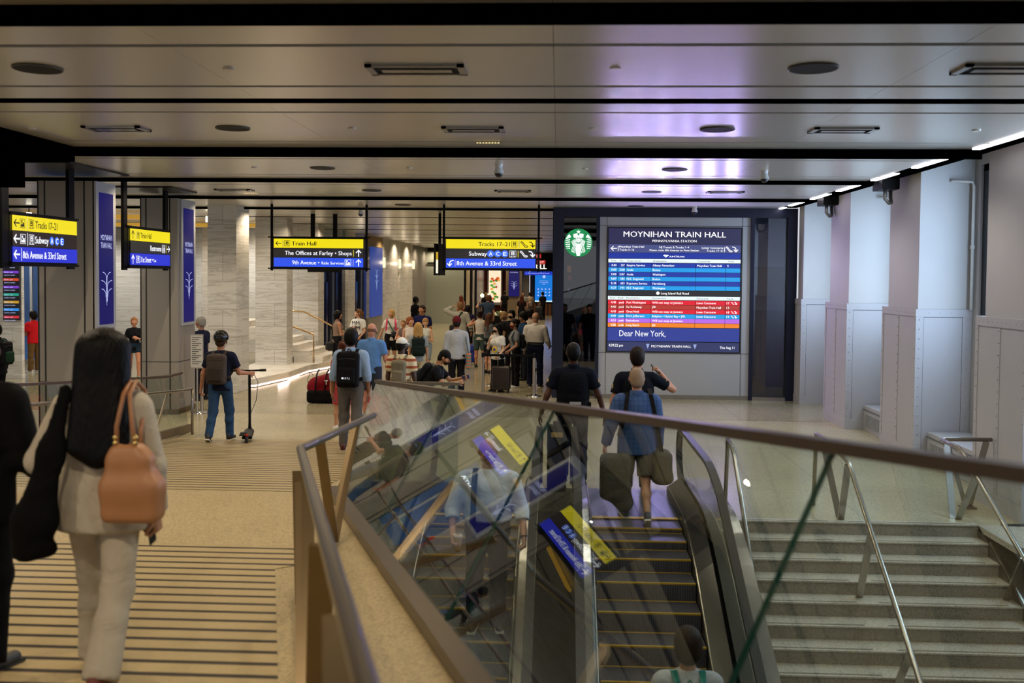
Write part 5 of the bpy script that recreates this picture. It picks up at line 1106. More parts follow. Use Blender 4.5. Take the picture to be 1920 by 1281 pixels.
    nf = Info(); nf.o = body; nf.M = Mw; nf.T = lambda x, y, z: (T(x, y, z)-(0, 0, drop))*hs; nf.H = lambda x, y, z: (H(x, y, z)-(0, 0, drop))*hs; nf.RT = RT; nf.RH = RH; nf.Rh = Rh; nf.hands = [((w[0]-(0, 0, drop))*hs, w[1], w[2], (w[3]-(0, 0, drop))*hs) for w in W_]; nf.s = hs; nf.part = part; nf.Tn = T; nf.Hn = H; nf.SL = SL; nf.drop = drop
    nf.sh = [((S_[0]-(0, 0, drop))*hs, (S_[1]-(0, 0, drop))*hs, (S_[2]-(0, 0, drop))*hs) for S_ in SL]
    return nf
def carried(name, prims, mt, nf, c, label, cat, base=.016, fine=()):
    """a carried thing: its own top-level object with its origin at c (person space)"""
    c = np.array(c); o = solid(name, prims, mt, None, base, fine, c, 1.); o.matrix_world = nf.M @ Matrix.Translation(Vector(c)); return tag(o, label, cat)
def sub(o, name, mb, c, smooth=False):
    x = mb.build(name, o, smooth=smooth); x.matrix_local = Matrix.Translation(-Vector(tuple(c))); return x
def backpack(nf, col, label, w_=.29, h_=.44, d_=.15, col2=None, z=.24, extra=None):
    f = nf.s; T = nf.T; R = nf.RT; mt = mat(col, .8, kind='fabric', amt=.12); c = T(0, -.115-d_/2, z); m2 = mat(col2 or col, .75, kind='fabric')
    q = [prim(c, r0=.05, k=.03, t='box', h=(w_/2*f, d_/2*f, h_/2*f), R=R), prim(T(0, -.12-d_/2, z+h_*.36), r0=w_*.38*f, k=.05, s=(1, .5, .6), R=R)]
    o = carried('backpack', q, mt, nf, c, label, 'backpack')
    p = solid('front_pocket', [prim(T(0, -.115-d_-.01, z-h_*.16), r0=.03, k=.02, t='box', h=(w_*.38*f, .03*f, h_*.24*f), R=R)], m2, o, .014, (), c); 
    m = MB()
    for a in (z-.02*h_, z+.3*h_): m.tube([T(-w_*.38, -.118-d_*.97-.02*(a < z), a), T(0, -.122-d_-.02*(a < z), a+.01), T(w_*.38, -.118-d_*.97-.02*(a < z), a)], .004, mat('2a2a2e' if col != '0c0c10' else '3a3a40', .5, kind='zip'), 6)
    sub(o, 'zipper', m, c)
    for s in (-1, 1):
        m = MB(); m.tube([T(s*.09, -.13, .47), T(s*.10, -.04, .525), T(s*.105, .05, .50), T(s*.12, .135, .38), T(s*.15, .10, .20), T(s*.15, -.10, .10)], 0, m2, flat=(.045*f, .012*f, tuple(R.T@np.array([1., .2*s, 0])))); sub(o, 'strap', m, c)
    m = MB(); m.tube([T(-.035, -.14, z+h_*.5), T(0, -.145, z+h_*.5+.05), T(.035, -.14, z+h_*.5)], .008, m2, 6); sub(o, 'handle', m, c, True)
    return o, c
def cap(nf, col, kind='cap'):
    Hn = nf.Hn; up_ = nf.Rh@np.array([0, 0, 1.]); 
    if kind == 'cap':
        n = nf.Rh@unit([0, .12, -1.]); q = [prim(Hn(0, -.015, .045), r0=.112, k=.01, s=(.85, .98, .9), R=nf.RH), cut(n, float(n@Hn(0, 0, .035))), prim(Hn(0, .085, .045), Hn(0, .145, .03), .07, .06, k=.01, s=(1, 1, .12), R=nf.RH)]
        return nf.part('cap', q, mat(col, .7, kind='fabric'), b=.013)
    if kind == 'beanie':
        n = nf.Rh@unit([0, .35, -1.]); q = [prim(Hn(0, -.02, .05), r0=.112, k=.01, s=(.86, .98, .95), R=nf.RH), cut(n, float(n@Hn(0, 0, .02)))]; return nf.part('cap', q, mat(col, .9, kind='fabric'), b=.014)
    n = nf.Rh@unit([0, .25, -1.]); q = [prim(Hn(0, -.015, .05), r0=.135, k=.01, s=(.85, 1.0, .9), R=nf.RH), cut(n, float(n@Hn(0, 0, .0)))]
    o = nf.part('helmet', q, mat(col, .12, kind='gloss shell', amt=0), b=.011); m = MB()
    for s in (-1, 1): m.tube([nf.H(s*.095, -.02, .03), nf.H(s*.09, 0, -.05), nf.H(s*.03, .05, -.115)], 0, BLACK, flat=(.018, .004, (0, 1, 0)))
    m.build('chin_strap', nf.o); return o
def mask(nf, col): return nf.part('face_mask', [prim(nf.Hn(0, .062, -.05), r0=.052, k=.01, s=(1.12, .9, .95), R=nf.RH), cut(nf.Rh@np.array([0, -1., 0]), float((nf.Rh@np.array([0, -1., 0]))@nf.Hn(0, .03, 0)))], mat(col, .8, kind='fabric'), b=.011)
def phone(nf, i, label, col='101014'):
    w_, fa, nr, hc = nf.hands[i]; c = hc+nr*.03; R = np.array([np.cross(fa, nr), nr, fa]); o = carried('phone', [prim(c, r0=.006, k=.001, t='box', h=(.037, .006, .075), R=R)], mat(col, .2, kind='phone case'), nf, c, label, 'phone', .006); return o
def suitcase(loc, rz, w_, d_, h_, col, label, handle=.35, ribs=True, rough=.35):
    o = empty('suitcase', loc, label, 'suitcase', rz=rz); mt = mat(col, rough, kind='suitcase shell')
    s = solid('shell', [prim((0, 0, .06+h_/2), r0=.045, k=.01, t='box', h=(w_/2, d_/2, h_/2))], mt, o, .016); m = MB()
    if ribs:
        n = int(w_/.035)
        for sy in (-1, 1):
            for k in range(n): x = -w_/2+.045+(w_-.09)*k/(n-1); m.box((x-.006, sy*(d_/2-.002), .12), (x+.006, sy*(d_/2+.006), h_+.0), mt)
        m.build('ribs', s)
    else: m.box((-w_*.4, -d_/2-.02, .14), (w_*.4, -d_/2, .06+h_*.55), mt); m.box((-w_*.4, -d_/2-.02, .09+h_*.6), (w_*.4, -d_/2, h_*.93), mt); m.build('pocket', s, bevel=.01)
    for x in (-1, 1):
        for y in (-1, 1): m = MB(); m.cyl((x*(w_/2-.05)-.012, y*(d_/2-.04), .03), .03, .024, RUBBER, 12, axis='x'); m.build('wheel', o)
    m = MB()
    for x in (-.08, .08): m.tube([(x, 0, h_+.04), (x, 0, h_+.04+handle)], .008, CHROME, 8)
    m.tube([(-.09, 0, h_+.04+handle), (.09, 0, h_+.04+handle)], .015, BLACK, 8); m.build('pull_handle', o, smooth=True); return o
# ------------------------------------------------------------ people
# woman in the cream suit, near the camera on the ramp
y = 4.55; z = zf(y)
p = person('woman seen from behind in cream suit with very long black hair, walking down the ramp', (-2.13, y, z), rz=.03, h=1.66, fem=1, lean=2, la=((.5, -.12, -1), (-.2, .9, .0)), ra=((.24, .02, -1), (.05, .12, -1)), ll='fwd', rl='push', skin='a87a5c', hair=('vlong', '060505'), top=('jacket', 'b8ae9c', 'long'), bot=('trousers', 'b8ad9a'), shoe='6a2e20', det=2, hand='r', head=(14, 4), loose=.03, wide=1.08)
phone(p, 1, 'dark phone held low by the woman in the cream suit')
BX = -.045; BY = -.10
c = (.19, -.13, .99)
q = [prim((.20, -.14, .88), r0=.04, k=.03, t='box', h=(.135, .07, .10)), prim((.19, -.14, 1.0), r0=.04, k=.08, t='box', h=(.105, .055, .10)), prim((.18, -.14, 1.09), r0=.03, k=.06, t='box', h=(.07, .045, .05)), prim((.185, -.14, 1.14), (.185, -.14, 1.08), .035, .03, k=.02, s=(1, .8, 1), sub=True)]
o = carried('handbag', q, mat('a9764e', .45, kind='leather', amt=.1), p, c, 'tan leather handbag hanging from the shoulder of the woman in cream', 'handbag', .012)
TAN = mat('9c6a44', .45, kind='leather'); GLD = mat('d8b878', .2, 1., 'gold buckle')
for dx in (-.045, .045):
    m = MB(); m.tube([(.18+dx, -.16, 1.10), (.175+dx*.8, -.17, 1.22), (.165+dx*.3, -.12, 1.36), (.16+dx*.3, -.03, 1.41), (.17+dx*.4, .04, 1.36), (.185+dx*.7, -.08, 1.20), (.18+dx, -.12, 1.10)], .011, TAN, 8); sub(o, 'strap', m, c, True)
    m = MB()
    for zz in (1.115, 1.145, 1.17): m.ball((.178+dx, -.172, zz), (.014, .012, .014), GLD, 10)
    sub(o, 'buckle', m, c, True)
c = (-.23, -.1, .95)
o = carried('garment_bag', [prim((-.115, -.12, 1.38), (-.15, -.19, 1.1), .030, .050, k=.04, s=(1, .5, 1)), prim((-.15, -.19, 1.1), (-.22, -.20, .80), .05, .095, k=.04, s=(1, .4, 1)), prim((-.22, -.20, .80), (-.28, -.18, .64), .09, .06, k=.04, s=(1, .5, .7)), prim((-.19, -.18, .66), r0=.06, k=.04, s=(1, .5, .6))], mat('070708', .85, kind='fabric'), p, c, 'black cloth bag hanging from the left shoulder of the woman in cream', 'bag', .016)
# dark figure at the left edge
y = 4.6; z = zf(y)
p = person('person in black at the very left edge, mostly outside the picture', (-2.78, y, z), rz=-.1, h=1.68, lean=3, la='down', ra='fwdlow', ll='mid', rl='mid', skin='4a3426', hair=('short', '0a0808'), top=('jacket', '0b0b0c', 'long'), bot=('trousers', '09090a'), det=1, loose=.01, wide=1.05)
# man with helmet and scooter
p = person('man with black helmet and grey backpack walking with a kick scooter', (-5.24, 15.22, zf(15.22)), rz=.0, h=1.72, lean=3, la='wide', ra=((.30, .35, -1), (.40, .75, -.1)), ll='push', rl='fwd', skin='b07a5e', hair=('crop', '3a2a20'), top=('fabric', '161c30', 'short'), bot=('trousers', '2c4668'), shoe='18181a', det=1, curl=(50, 100))
cap(p, '0a0a0c', 'helmet'); backpack(p, '4a413c', 'dark grey hiking backpack on the man with the helmet', .30, .47, .17, '3a3430')
# man in light blue shirt
p = person('man in light blue shirt and grey trousers with black backpack, walking away', (-2.96, 14.1, zf(14.1)), rz=.0, h=1.76, lean=3, la=((.22, 0, -1), (.08, .12, -1)), ra='down', ll='mid', rl='push', skin='8a5a40', hair=('thick', '0c0908'), top=('shirt', '8fa8cc', 'roll'), bot=('trousers', '5a5654'), shoe='4a1c12', det=1, untuck=False, wide=1.02)
o, c = backpack(p, '0c0c10', 'black backpack with small white letters on the man in the light blue shirt', .31, .50, .17)
m = MB(); text(m, '■ E.T.J', -.06, .115, .022, .11, WT, lambda u, v, e: tuple(p.T(u, -.345-e, v)), 'l'); sub(o, 'letters', m, c)
# group behind
p = person('girl in red top with dark green backpack, hidden behind the man in light blue', (-3.62, 16.6, 0), rz=.35, h=1.55, fem=1, la='down', ra='down', ll='fwd', rl='push', skin='c09070', hair=('bun', '4a2418'), top=('fabric', 'b41c30', 'short'), bot=('shorts', 'b84a50'), shoe='e0e0dc', det=1)
backpack(p, '1e2c28', 'dark green backpack on the girl in the red top', .25, .38, .13)
p = person('bald man in blue polo shirt standing behind the man with the black backpack', (-3.42, 18.1, 0), rz=-.15, h=1.77, la='down', ra='fwdlow', skin='b8806a', hair=('bald', '6a5040'), top=('shirt', '5884c0', 'short'), bot=('shorts', '2c3444'), shoe='8a8a8a', det=1, wide=1.08)
p = person('person in white cap and striped shirt with grey backpack', (-2.52, 15.9, 0), rz=-.1, h=1.64, la='down', ra='down', skin='3f2a20', hair=('crop', '100c0a'), top=('fabric', 'd8c8a8', 'short'), tmat=banded('d2c4a4', '9a4a2c', 2, .115, .36, .85), bot=('shorts', '3a3a3c'), shoe='444444', det=1, wide=1.02, loose=.02, head=(-20, 5))
cap(p, 'dcdcd8'); backpack(p, '77705f', 'grey drawstring backpack on the person in the white cap', .25, .40, .12)
p = person('woman with black hair and patterned top standing at the glass doors', (-5.97, 26.6, 0), rz=-1.0, h=1.68, fem=1, la='down', ra='fwd', skin='b07c60', hair=('bob', '0c0a0a'), top=('fabric', '8a7464', 'none'), bot=('trousers', '121216'), shoe='101014', det=1)
o = carried('shoulder_bag', [prim((.02, -.2, .72), r0=.04, k=.02, t='box', h=(.06, .12, .11))], mat('0f0f12', .6, kind='leather'), p, (.02, -.2, .72), 'black bag hanging at the hip of the woman in the patterned top', 'bag')
m = MB(); m.tube([(.02, -.26, .83), (-.05, -.14, 1.2), (-.1, 0, 1.44), (-.02, .13, 1.25), (.04, -.12, .83)], .008, BLACK, 6); sub(o, 'strap', m, (.02, -.2, .72))
p = person('woman in white T-shirt with black print and sunglasses on her head', (-5.72, 28.3, 0), rz=PI-.3, h=1.67, fem=1, la='fwdlow', ra='chest', skin='c8967a', hair=('pony', '6a4a30'), top=('fabric', 'dcdcd8', 'short'), bot=('trousers', '20202a'), det=1, head=(-40, 0), wide=1.1)
m = MB(); text(m, 'MM', 0, .37, .10, .24, BLACK, lambda u, v, e: tuple(p.T(-u, .155+.02*(1-abs(u)*6), v)), 'c', .06); text(m, 'MM', 0, .22, .10, .24, BLACK, lambda u, v, e: tuple(p.T(-u, .15, v)), 'c', .06); m.build('shirt_print', p.o)
m = MB()
for s in (-1, 1): m.ball(p.H(s*.035, .07, .095), (.026, .01, .018), BLACK, 8)
m.build('sunglasses', p.o)
p = person('short-haired blonde woman in white T-shirt with pink backpack straps, pulling a case', (-4.75, 28.1, 0), rz=PI+.2, h=1.68, fem=1, la='down', ra=((.4, -.1, -1), (.45, .1, -1)), ll='mid', rl='fwd', skin='c49070', hair=('bob', 'b8925a'), top=('fabric', 'd8d6ce', 'short'), bot=('shorts', '101014'), det=1, head=(-35, 0), hand='r')
m = MB()
for s in (-1, 1): m.tube([p.T(s*.12, -.12, .45), p.T(s*.12, .0, .53), p.T(s*.13, .13, .42), p.T(s*.15, .12, .2)], 0, mat('d8386a', .6, kind='strap'), flat=(.045, .012, (1, 0, 0)))
m.build('backpack_strap', p.o)
m = MB(); m.tube([p.T(.10, .10, .50), p.T(0, .18, .3), p.T(-.12, .16, .08)], 0, mat('1a5a3a', .6, kind='strap'), flat=(.03, .012, (1, 0, 0))); m.build('bag_strap', p.o)
suitcase((-5.25, 28.2, 0), .2, .36, .22, .5, '101216', 'dark suitcase pulled by the short-haired blonde woman', .45, False)
o = carried('waist_bag', [prim((-.10, .16, .98), r0=.03, k=.02, t='box', h=(.1, .04, .07))], mat('16161a', .6, kind='leather'), p, (-.10, .16, .98), 'small black bag on the front of the short-haired blonde woman', 'bag')
p = person('small child carried high beside the short-haired blonde woman', (-4.25, 27.2, 0), rz=PI-.3, h=1.42, la='fwd', ra='chest', skin='c08868', hair=('crop', '8a6840'), top=('fabric', '6a5a58', 'none'), bot=('shorts', '40404a'), det=0)
p = person('red-haired woman in white sleeveless top half hidden behind the woman with the black backpack', (-3.68, 24.6, 0), rz=PI+.3, h=1.62, fem=1, la='fwdlow', ra='down', skin='c89478', hair=('bun', '8a4a28'), top=('fabric', 'd8cfc4', 'none'), bot=('trousers', '1e1e26'), det=1, head=(30, 0))
p = person('girl in light top looking down behind the woman with the black backpack', (-3.42, 25.6, 0), rz=PI-.2, h=1.56, fem=1, la='chest', ra='down', ll='fwd', rl='push', skin='d0a080', hair=('pony', 'a07848'), top=('fabric', 'd0d4c8', 'none'), bot=('shorts', '8a9cac'), shoe='c8a8a0', det=1, head=(20, 12))
p = person('woman with long blonde hair, black backpack and beige trousers', (-3.05, 21.6, 0), rz=.15, h=1.62, fem=1, la='down', ra='down', ll='mid', rl='push', skin='c89878', hair=('long', 'a8834e'), top=('fabric', '8f98a0', 'short'), bot=('trousers', 'b4a88e'), shoe='d8d4cc', det=1, loose=.02)
backpack(p, '14201e', 'black backpack on the woman with long blonde hair', .30, .42, .15)
p = person('man in navy polo shirt and shorts walking towards the camera', (-3.9, 28.4, 0), rz=PI-.1, h=1.82, la='down', ra='wide', ll='fwd', rl='push', skin='b07858', hair=('short', '2a1c16'), top=('shirt', '181c48', 'short'), bot=('shorts', '16182c'), shoe='121214', det=1, head=(-15, 0), wide=1.05)
p = person('man in black standing against the grey far wall', (-5.38, 37.2, 0), rz=-.9, h=1.86, la='down', ra='down', skin='2c1c16', hair=('crop', '0a0808'), top=('fabric', '0c0c0e', 'short'), bot=('trousers', '0e0e10'), det=0)
p = person('man in pale jacket with both elbows raised to his head', (-3.08, 31.2, 0), rz=.1, h=1.82, la='head', ra='wide', ll='mid', rl='push', skin='b88464', hair=('short', '7a5838'), top=('jacket', 'a8a89c', 'long'), bot=('trousers', '2a2a2e'), det=1)
o = carried('shoulder_bag', [prim((-.24, -.1, .95), r0=.05, k=.02, t='box', h=(.1, .16, .15))], mat('0c0c0e', .6, kind='leather'), p, (-.24, -.1, .95), 'black shoulder bag of the man in the pale jacket', 'bag')
m = MB(); m.tube([(-.24, -.16, 1.08), (-.1, -.16, 1.3), (.05, -.1, 1.5), (.08, .04, 1.5)], 0, BLACK, flat=(.04, .01, (1, 0, 0))); sub(o, 'strap', m, (-.24, -.1, .95))
p = person('man in maroon cap and pale shirt carrying a patterned shopping bag', (-2.2, 21.5, 0), rz=.05, h=1.76, la='down', ra='down', ll='mid', rl='mid', skin='a87050', hair=('crop', '201814'), top=('shirt', 'a4a8b0', 'long'), bot=('trousers', '141418'), det=1, loose=.02)
cap(p, '5a1c22', 'beanie')
o = carried('shopping_bag', [prim((.27, -.06, .80), r0=.03, k=.02, t='box', h=(.05, .15, .17))], banded('5a7a78', 'b8643c', 2, .07, .45, .8), p, (.27, -.06, .80), 'patterned shopping bag on the shoulder of the man in the maroon cap', 'bag')
m = MB(); m.tube([(.27, -.14, .95), (.22, -.1, 1.2), (.18, -.02, 1.44), (.24, .06, 1.2), (.27, .04, .95)], .012, mat('3a5a54', .7, kind='strap'), 6); sub(o, 'strap', m, (.27, -.06, .80))
p = person('person in dark purple top pulling the bright blue suitcase', (-2.88, 31.6, 0), rz=.0, h=1.74, la='down', ra='down', ll='fwd', rl='push', skin='6a4434', hair=('short', '120e0c'), top=('fabric', '24203c', 'short'), bot=('shorts', '14141c'), det=1)
suitcase((-2.62, 29.6, 0), .0, .40, .26, .52, '1438a0', 'bright blue wheeled suitcase', .5, False, .6)
p = person('tall man in dark blue T-shirt walking away, one hand at his head', (-2.95, 41.6, 0), rz=.1, h=1.85, la='side', ra='down', skin='b08064', hair=('short', '5a3c28'), top=('fabric', '34445c', 'short'), bot=('trousers', '1c1c24'), det=0)
for lb, x, y, rz, h, fem, hair, tc, bc in (('woman in long black dress near the food advert', -3.5, 50.5, .2, 1.68, 1, ('long', '2a1c14'), '0c0c10', '0c0c10'), ('man in hat and dark clothes before the red wall', -4.05, 55.5, 0, 1.72, 0, ('short', '7a5a34'), '16161a', '141418'),
    ('woman with red hair before the red slatted wall', -4.9, 50, .5, 1.66, 1, ('long', '5a2c1c'), '8a6a5c', '5a2c22'), ('person in black beside the tan column', -3.35, 62, .3, 1.72, 0, ('short', '14100e'), '101014', '101014'),
    ('woman with long red hair and black coat at the far right', -1.85, 50, .1, 1.70, 1, ('long', '4a2218'), '0e0e12', '0e0e12'), ('man in pale shirt with bag at the far right', -2.05, 58, PI, 1.76, 0, ('short', '1a1410'), '8a8880', '2a2a30'), ('woman in beige near the light blue screen', -1.75, 62, .2, 1.66, 1, ('bob', '1a1410'), 'a08c78', '5a4a44'),
    ('traveller with backpack before the light blue screen', -.95, 60.5, .6, 1.72, 0, ('short', '14100e'), '1a1a20', '16161a')):
    person(lb, (x, y, 0), rz, h, fem, la='down', ra='fwdlow', ll='mid', rl='mid', skin='a87c60', hair=hair, top=('fabric', tc, 'short'), bot=('skirt' if 'dress' in lb else 'trousers', bc), det=0)
suitcase((-1.15, 60, 0), .0, .45, .28, .75, '0c0c0e', 'far black suitcase before the light blue screen', .3, False)
# queue
p = person('woman in grey T-shirt with long brown hair in the queue', (-1.88, 26.9, 0), rz=-1.0, h=1.64, fem=1, la='down', ra='down', skin='c08c70', hair=('long', '4a2c1c'), top=('fabric', '50565a', 'short'), bot=('shorts', '121216'), det=1)
p = person('woman in sleeveless white top behind the queue, arm on hip', (-2.25, 28.6, 0), rz=-.2, h=1.66, fem=1, la='side', ra='down', skin='b88060', hair=('bun', '201410'), top=('fabric', 'c4beb4', 'none'), bot=('shorts', '3a4a48'), det=0)
p = person('person in black sleeveless top with glasses and tied hair in the queue', (-1.52, 27.3, 0), rz=-1.1, h=1.68, fem=1, la='down', ra='fwdlow', skin='c89478', hair=('bun', '9a7a50'), top=('fabric', '101012', 'none'), bot=('trousers', '17171b'), det=1)
m = MB(); m.tube([p.H(-.06, .07, .01), p.H(-.03, .1, .012), p.H(.03, .1, .012), p.H(.06, .07, .01)], .006, BLACK, 5); m.build('glasses', p.o)
o = carried('green_bag', [prim((-.30, .05, .95), r0=.04, k=.02, s=(.8, .6, 1), t='c'), prim((-.3, .05, .9), r0=.03, k=.03, t='box', h=(.06, .03, .12))], mat('2f7a48', .5, kind='plastic bag'), p, (-.30, .05, .95), 'green bag between the two women in the queue', 'bag')
p = person('person with thick black hair and black face mask in the queue', (-1.26, 27.0, 0), rz=PI-.4, h=1.73, la='fwdlow', ra='down', skin='c09878', hair=('thick', '0c0a0a'), top=('fabric', '121216', 'short'), bot=('trousers', '141418'), det=1); mask(p, '0e0e10')
p = person('woman in white T-shirt with yellow and blue print, black face mask, holding the brown suitcase', (-1.38, 22.75, 0), rz=PI-.5, h=1.56, fem=1, la='fwdlow', ra=((.2, .5, -1), (-.5, .5, .9)), skin='d0a688', hair=('long', '0a0808'), top=('fabric', 'd4d2cc', 'short'), bot=('trousers', '101014'), det=1, head=(-25, 0), loose=.03, hand='l'); mask(p, '0e0e10')
m = MB()
for r_1, c in ((.075, 'd8b028'), (.045, '2a4a9a')): m.ball(p.T(-.01, .158, .17), (r_1, .012+.004*(r_1 < .06), r_1), mat(c, .7, kind='print'), 14)
m.build('shirt_print', p.o, smooth=True)
suitcase((-1.28, 22.55, 0), -.1, .42, .24, .54, '2c211e', 'dark brown ribbed suitcase beside the left queue post', .32)
p = person('woman in grey T-shirt and dark red face mask in the queue', (-1.0, 23.5, 0), rz=PI*.62, h=1.64, fem=1, la='fwdlow', ra='fwdlow', skin='b88466', hair=('bun', '140e0c'), top=('fabric', '787c80', 'short'), bot=('trousers', '0e0e12'), shoe='c8c8c8', det=1, wide=1.05); mask(p, '6a1418')
backpack(p, '282c30', 'dark patterned bag on the back of the woman with the red mask', .24, .36, .12)
p = person('person in blue hooded top looking down in the queue', (-.86, 25.3, 0), rz=PI*.6, h=1.74, la='fwdlow', ra='fwdlow', skin='8a6448', hair=('thick', '0c0a0a'), top=('jacket', '1c3a5c', 'long'), bot=('trousers', '1a1e28'), det=1, head=(0, 20))
p = person('woman with dark hair looking right, behind the man in the white shirt', (-.80, 28.0, 0), rz=-1.0, h=1.72, fem=1, skin='9a6a50', hair=('bun', '120c0a'), top=('fabric', 'b8a898', 'short'), bot=('trousers', '202028'), det=1)
p = person('balding man in white shirt and navy trousers standing at the queue belt', (-.54, 23.75, 0), rz=-.15, h=1.80, la='down', ra=((.22, .2, -1), (.05, .8, -.5)), skin='b88468', hair=('bald', '8a7460'), top=('shirt', 'd8d2c8', 'long'), bot=('trousers', '1a2036'), shoe='15151a', det=1, untuck=False, wide=1.12, loose=.02)
backpack(p, '303438', 'dark bag in front of the man in the white shirt', .22, .3, .1) if False else None
m = MB(); m.tube([(-.18, 23.95, .95), (-.12, 23.95, 1.0), (-.06, 23.95, .9), (-.08, 23.95, .75), (-.17, 23.95, .7)], .012, BLACK, 8); tag(m.build('umbrella_handle', smooth=True), 'curved black handle hanging from the hand of the man in the white shirt', 'handle')
# crouching man with phone
p = person('man in black cap, face mask and black T-shirt bending over his phone', (-2.36, 17.3, 0), rz=-PI/2-.1, h=1.74, lean=38, la=((.2, .7, -.75), (-.3, 1, .28)), ra=((.2, .6, -.8), (-.3, 1, .15)), ll='kneel', rl='kneelb', skin='a87858', hair=('crop', '14100e'), top=('fabric', '0e1014', 'short'), bot=('trousers', '10141c'), det=1, head=(0, 12), wide=1.05, hand='both')
cap(p, '0b0b0d'); mask(p, '111115'); phone(p, 0, 'phone in blue case held by the man in the black cap', '2c3468'); backpack(p, '15171c', 'dark backpack with grey strap on the man in the black cap', .27, .40, .13, '3a3e44')
# luggage on the floor at the left
mt = mat('7a1220', .75, kind='fabric', amt=.2); o = solid('backpack', [prim((-.18, 0, .30), (.16, 0, .42), .22, .2, k=.06, s=(1.1, .8, 1)), prim((-.1, -.1, .4), (.12, -.1, .5), .12, k=.05), prim((0, 0, .16), r0=.08, k=.04, t='box', h=(.33, .17, .15))], mt, None, .018); o.location = (-4.75, 20.3, .02); tag(o, 'large red and black trekking backpack lying on the floor by the small stairs', 'backpack')
solid('lower_pocket', [prim((-.02, -.02, .12), r0=.06, k=.03, t='box', h=(.37, .2, .13))], mat('0c0c0e', .8, kind='fabric'), o, .018)
m = MB()
for x in (-.2, 0, .2): m.tube([(x, -.22, .2), (x+.02, -.25, .4), (x+.03, -.18, .6), (x+.03, 0, .66)], 0, BLACK, flat=(.03, .01, (1, 0, 0)))
m.build('strap', o); m = MB(); m.tube([(-.36, -.1, .3), (-.4, -.05, .45), (-.36, 0, .6), (-.3, 0, .55)], .01, mat('8a8078', .5, kind='cord'), 6); m.build('cord', o, smooth=True); m = MB(); m.box((.0, -.27, .45), (.07, -.255, .47), WHITE); m.box((.03, -.27, .38), (.045, -.255, .46), WHITE); m.build('logo', o)
suitcase((-4.12, 19.6, 0), .1, .34, .24, .62, '101014', 'black suitcase standing right of the red trekking backpack', .1, False)
mt = mat('b01c3c', .7, kind='fabric'); o = solid('backpack', [prim((0, 0, .26), r0=.08, k=.03, t='box', h=(.18, .14, .25))], mt, None, .018); o.location = (-3.15, 17.4, .0); tag(o, 'small bright red bag on the floor behind the man in the light blue shirt', 'bag'); solid('front_pocket', [prim((0, -.14, .18), r0=.03, k=.02, t='box', h=(.13, .04, .1))], mt, o, .018)
m = MB(); m.tube([(-.06, 0, .5), (-.04, 0, .58), (.04, 0, .58), (.06, 0, .5)], .012, BLACK, 6); m.build('handle', o)
# officers
def patch(p, i):
    S, E, W = p.sh[i]; q = S+(E-S)*.38; s = (-1, 1)[i]; m = MB(); m.ball(q+np.array([s*.062, -.01, 0]), (.012, .035, .045), mat('b89a58', .6, kind='badge gold'), 10); m.ball(q+np.array([s*.066, -.01, 0]), (.012, .024, .033), mat('1a2444', .6, kind='badge navy'), 10); m.build('shoulder_patch', p.o)
def duty(p):
    m = MB(); pts = [p.T(.185*math.cos(a), .135*math.sin(a), .085) for a in [2*PI*k/28 for k in range(28)]]; m.tube(pts, 0, BLACK, flat=(.05, .014, (0, 0, 1)), closed=True)
    for a, h_ in ((-.2, .13), (.5, .09), (2.6, .09), (3.4, .14), (-2.2, .08), (4.2, .08)): c = p.T(.195*math.cos(a), .145*math.sin(a), .06); m.box(c-np.array([.03, .025, h_]), c+np.array([.03, .025, .03]), BLACKM)
    m.build('duty_belt', p.o)
p = person('police officer in navy uniform and vest, left of the two officers, seen from behind', (.20, 12.75, 0), rz=.05, h=1.83, la=((.42, -.05, -1), (.3, .15, -1)), ra=((.42, -.05, -1), (.3, .25, -1)), ll='fwd', rl='push', skin='4e2e20', hair=('crop', '0a0808'), top=('shirt', '0b0f1c', 'short'), bot=('trousers', '151a2e'), det=2, untuck=False, wide=1.12)
p.part('vest', [prim(p.Tn(0, 0, .14), p.Tn(0, 0, .22), .140, k=.06, s=(1.45, 1.02, 1), R=p.RT), prim(p.Tn(0, 0, .34), p.Tn(0, 0, .37), .148, k=.06, s=(1.36, 1.02, 1), R=p.RT), cut(p.RT.T@np.array([0, 0, 1.]), float((p.RT.T@np.array([0, 0, 1.]))@p.Tn(0, 0, .46))), cut(-(p.RT.T@np.array([0, 0, 1.])), -float((p.RT.T@np.array([0, 0, 1.]))@p.Tn(0, 0, .10)))], mat('090b13', .85, kind='fabric')); duty(p); patch(p, 0); patch(p, 1)
m = MB(); m.box(p.T(-.05, -.165, .065), p.T(.09, -.155, .10), mat('a8a8ac', .4, kind='reflective band')); m.build('belt_clip', p.o)
p = person('police officer in navy uniform holding a phone to his ear', (.98, 11.95+.35, 0), rz=.0, h=1.80, la=((.3, -.05, -1), (.12, .1, -1)), ra='ear', ll='mid', rl='mid', skin='b07a5c', hair=('short', '1c120e'), top=('shirt', '0a0d18', 'short'), bot=('trousers', '12162a'), det=2, untuck=False, wide=1.08, hand='r')
p.part('vest', [prim(p.Tn(0, 0, .14), p.Tn(0, 0, .22), .140, k=.06, s=(1.45, 1.02, 1), R=p.RT), prim(p.Tn(0, 0, .34), p.Tn(0, 0, .37), .148, k=.06, s=(1.36, 1.02, 1), R=p.RT), cut(p.RT.T@np.array([0, 0, 1.]), float((p.RT.T@np.array([0, 0, 1.]))@p.Tn(0, 0, .46))), cut(-(p.RT.T@np.array([0, 0, 1.])), -float((p.RT.T@np.array([0, 0, 1.]))@p.Tn(0, 0, .10)))], mat('090b13', .85, kind='fabric')); duty(p); patch(p, 0); patch(p, 1); phone(p, 1, 'dark phone held to the ear of the right officer')
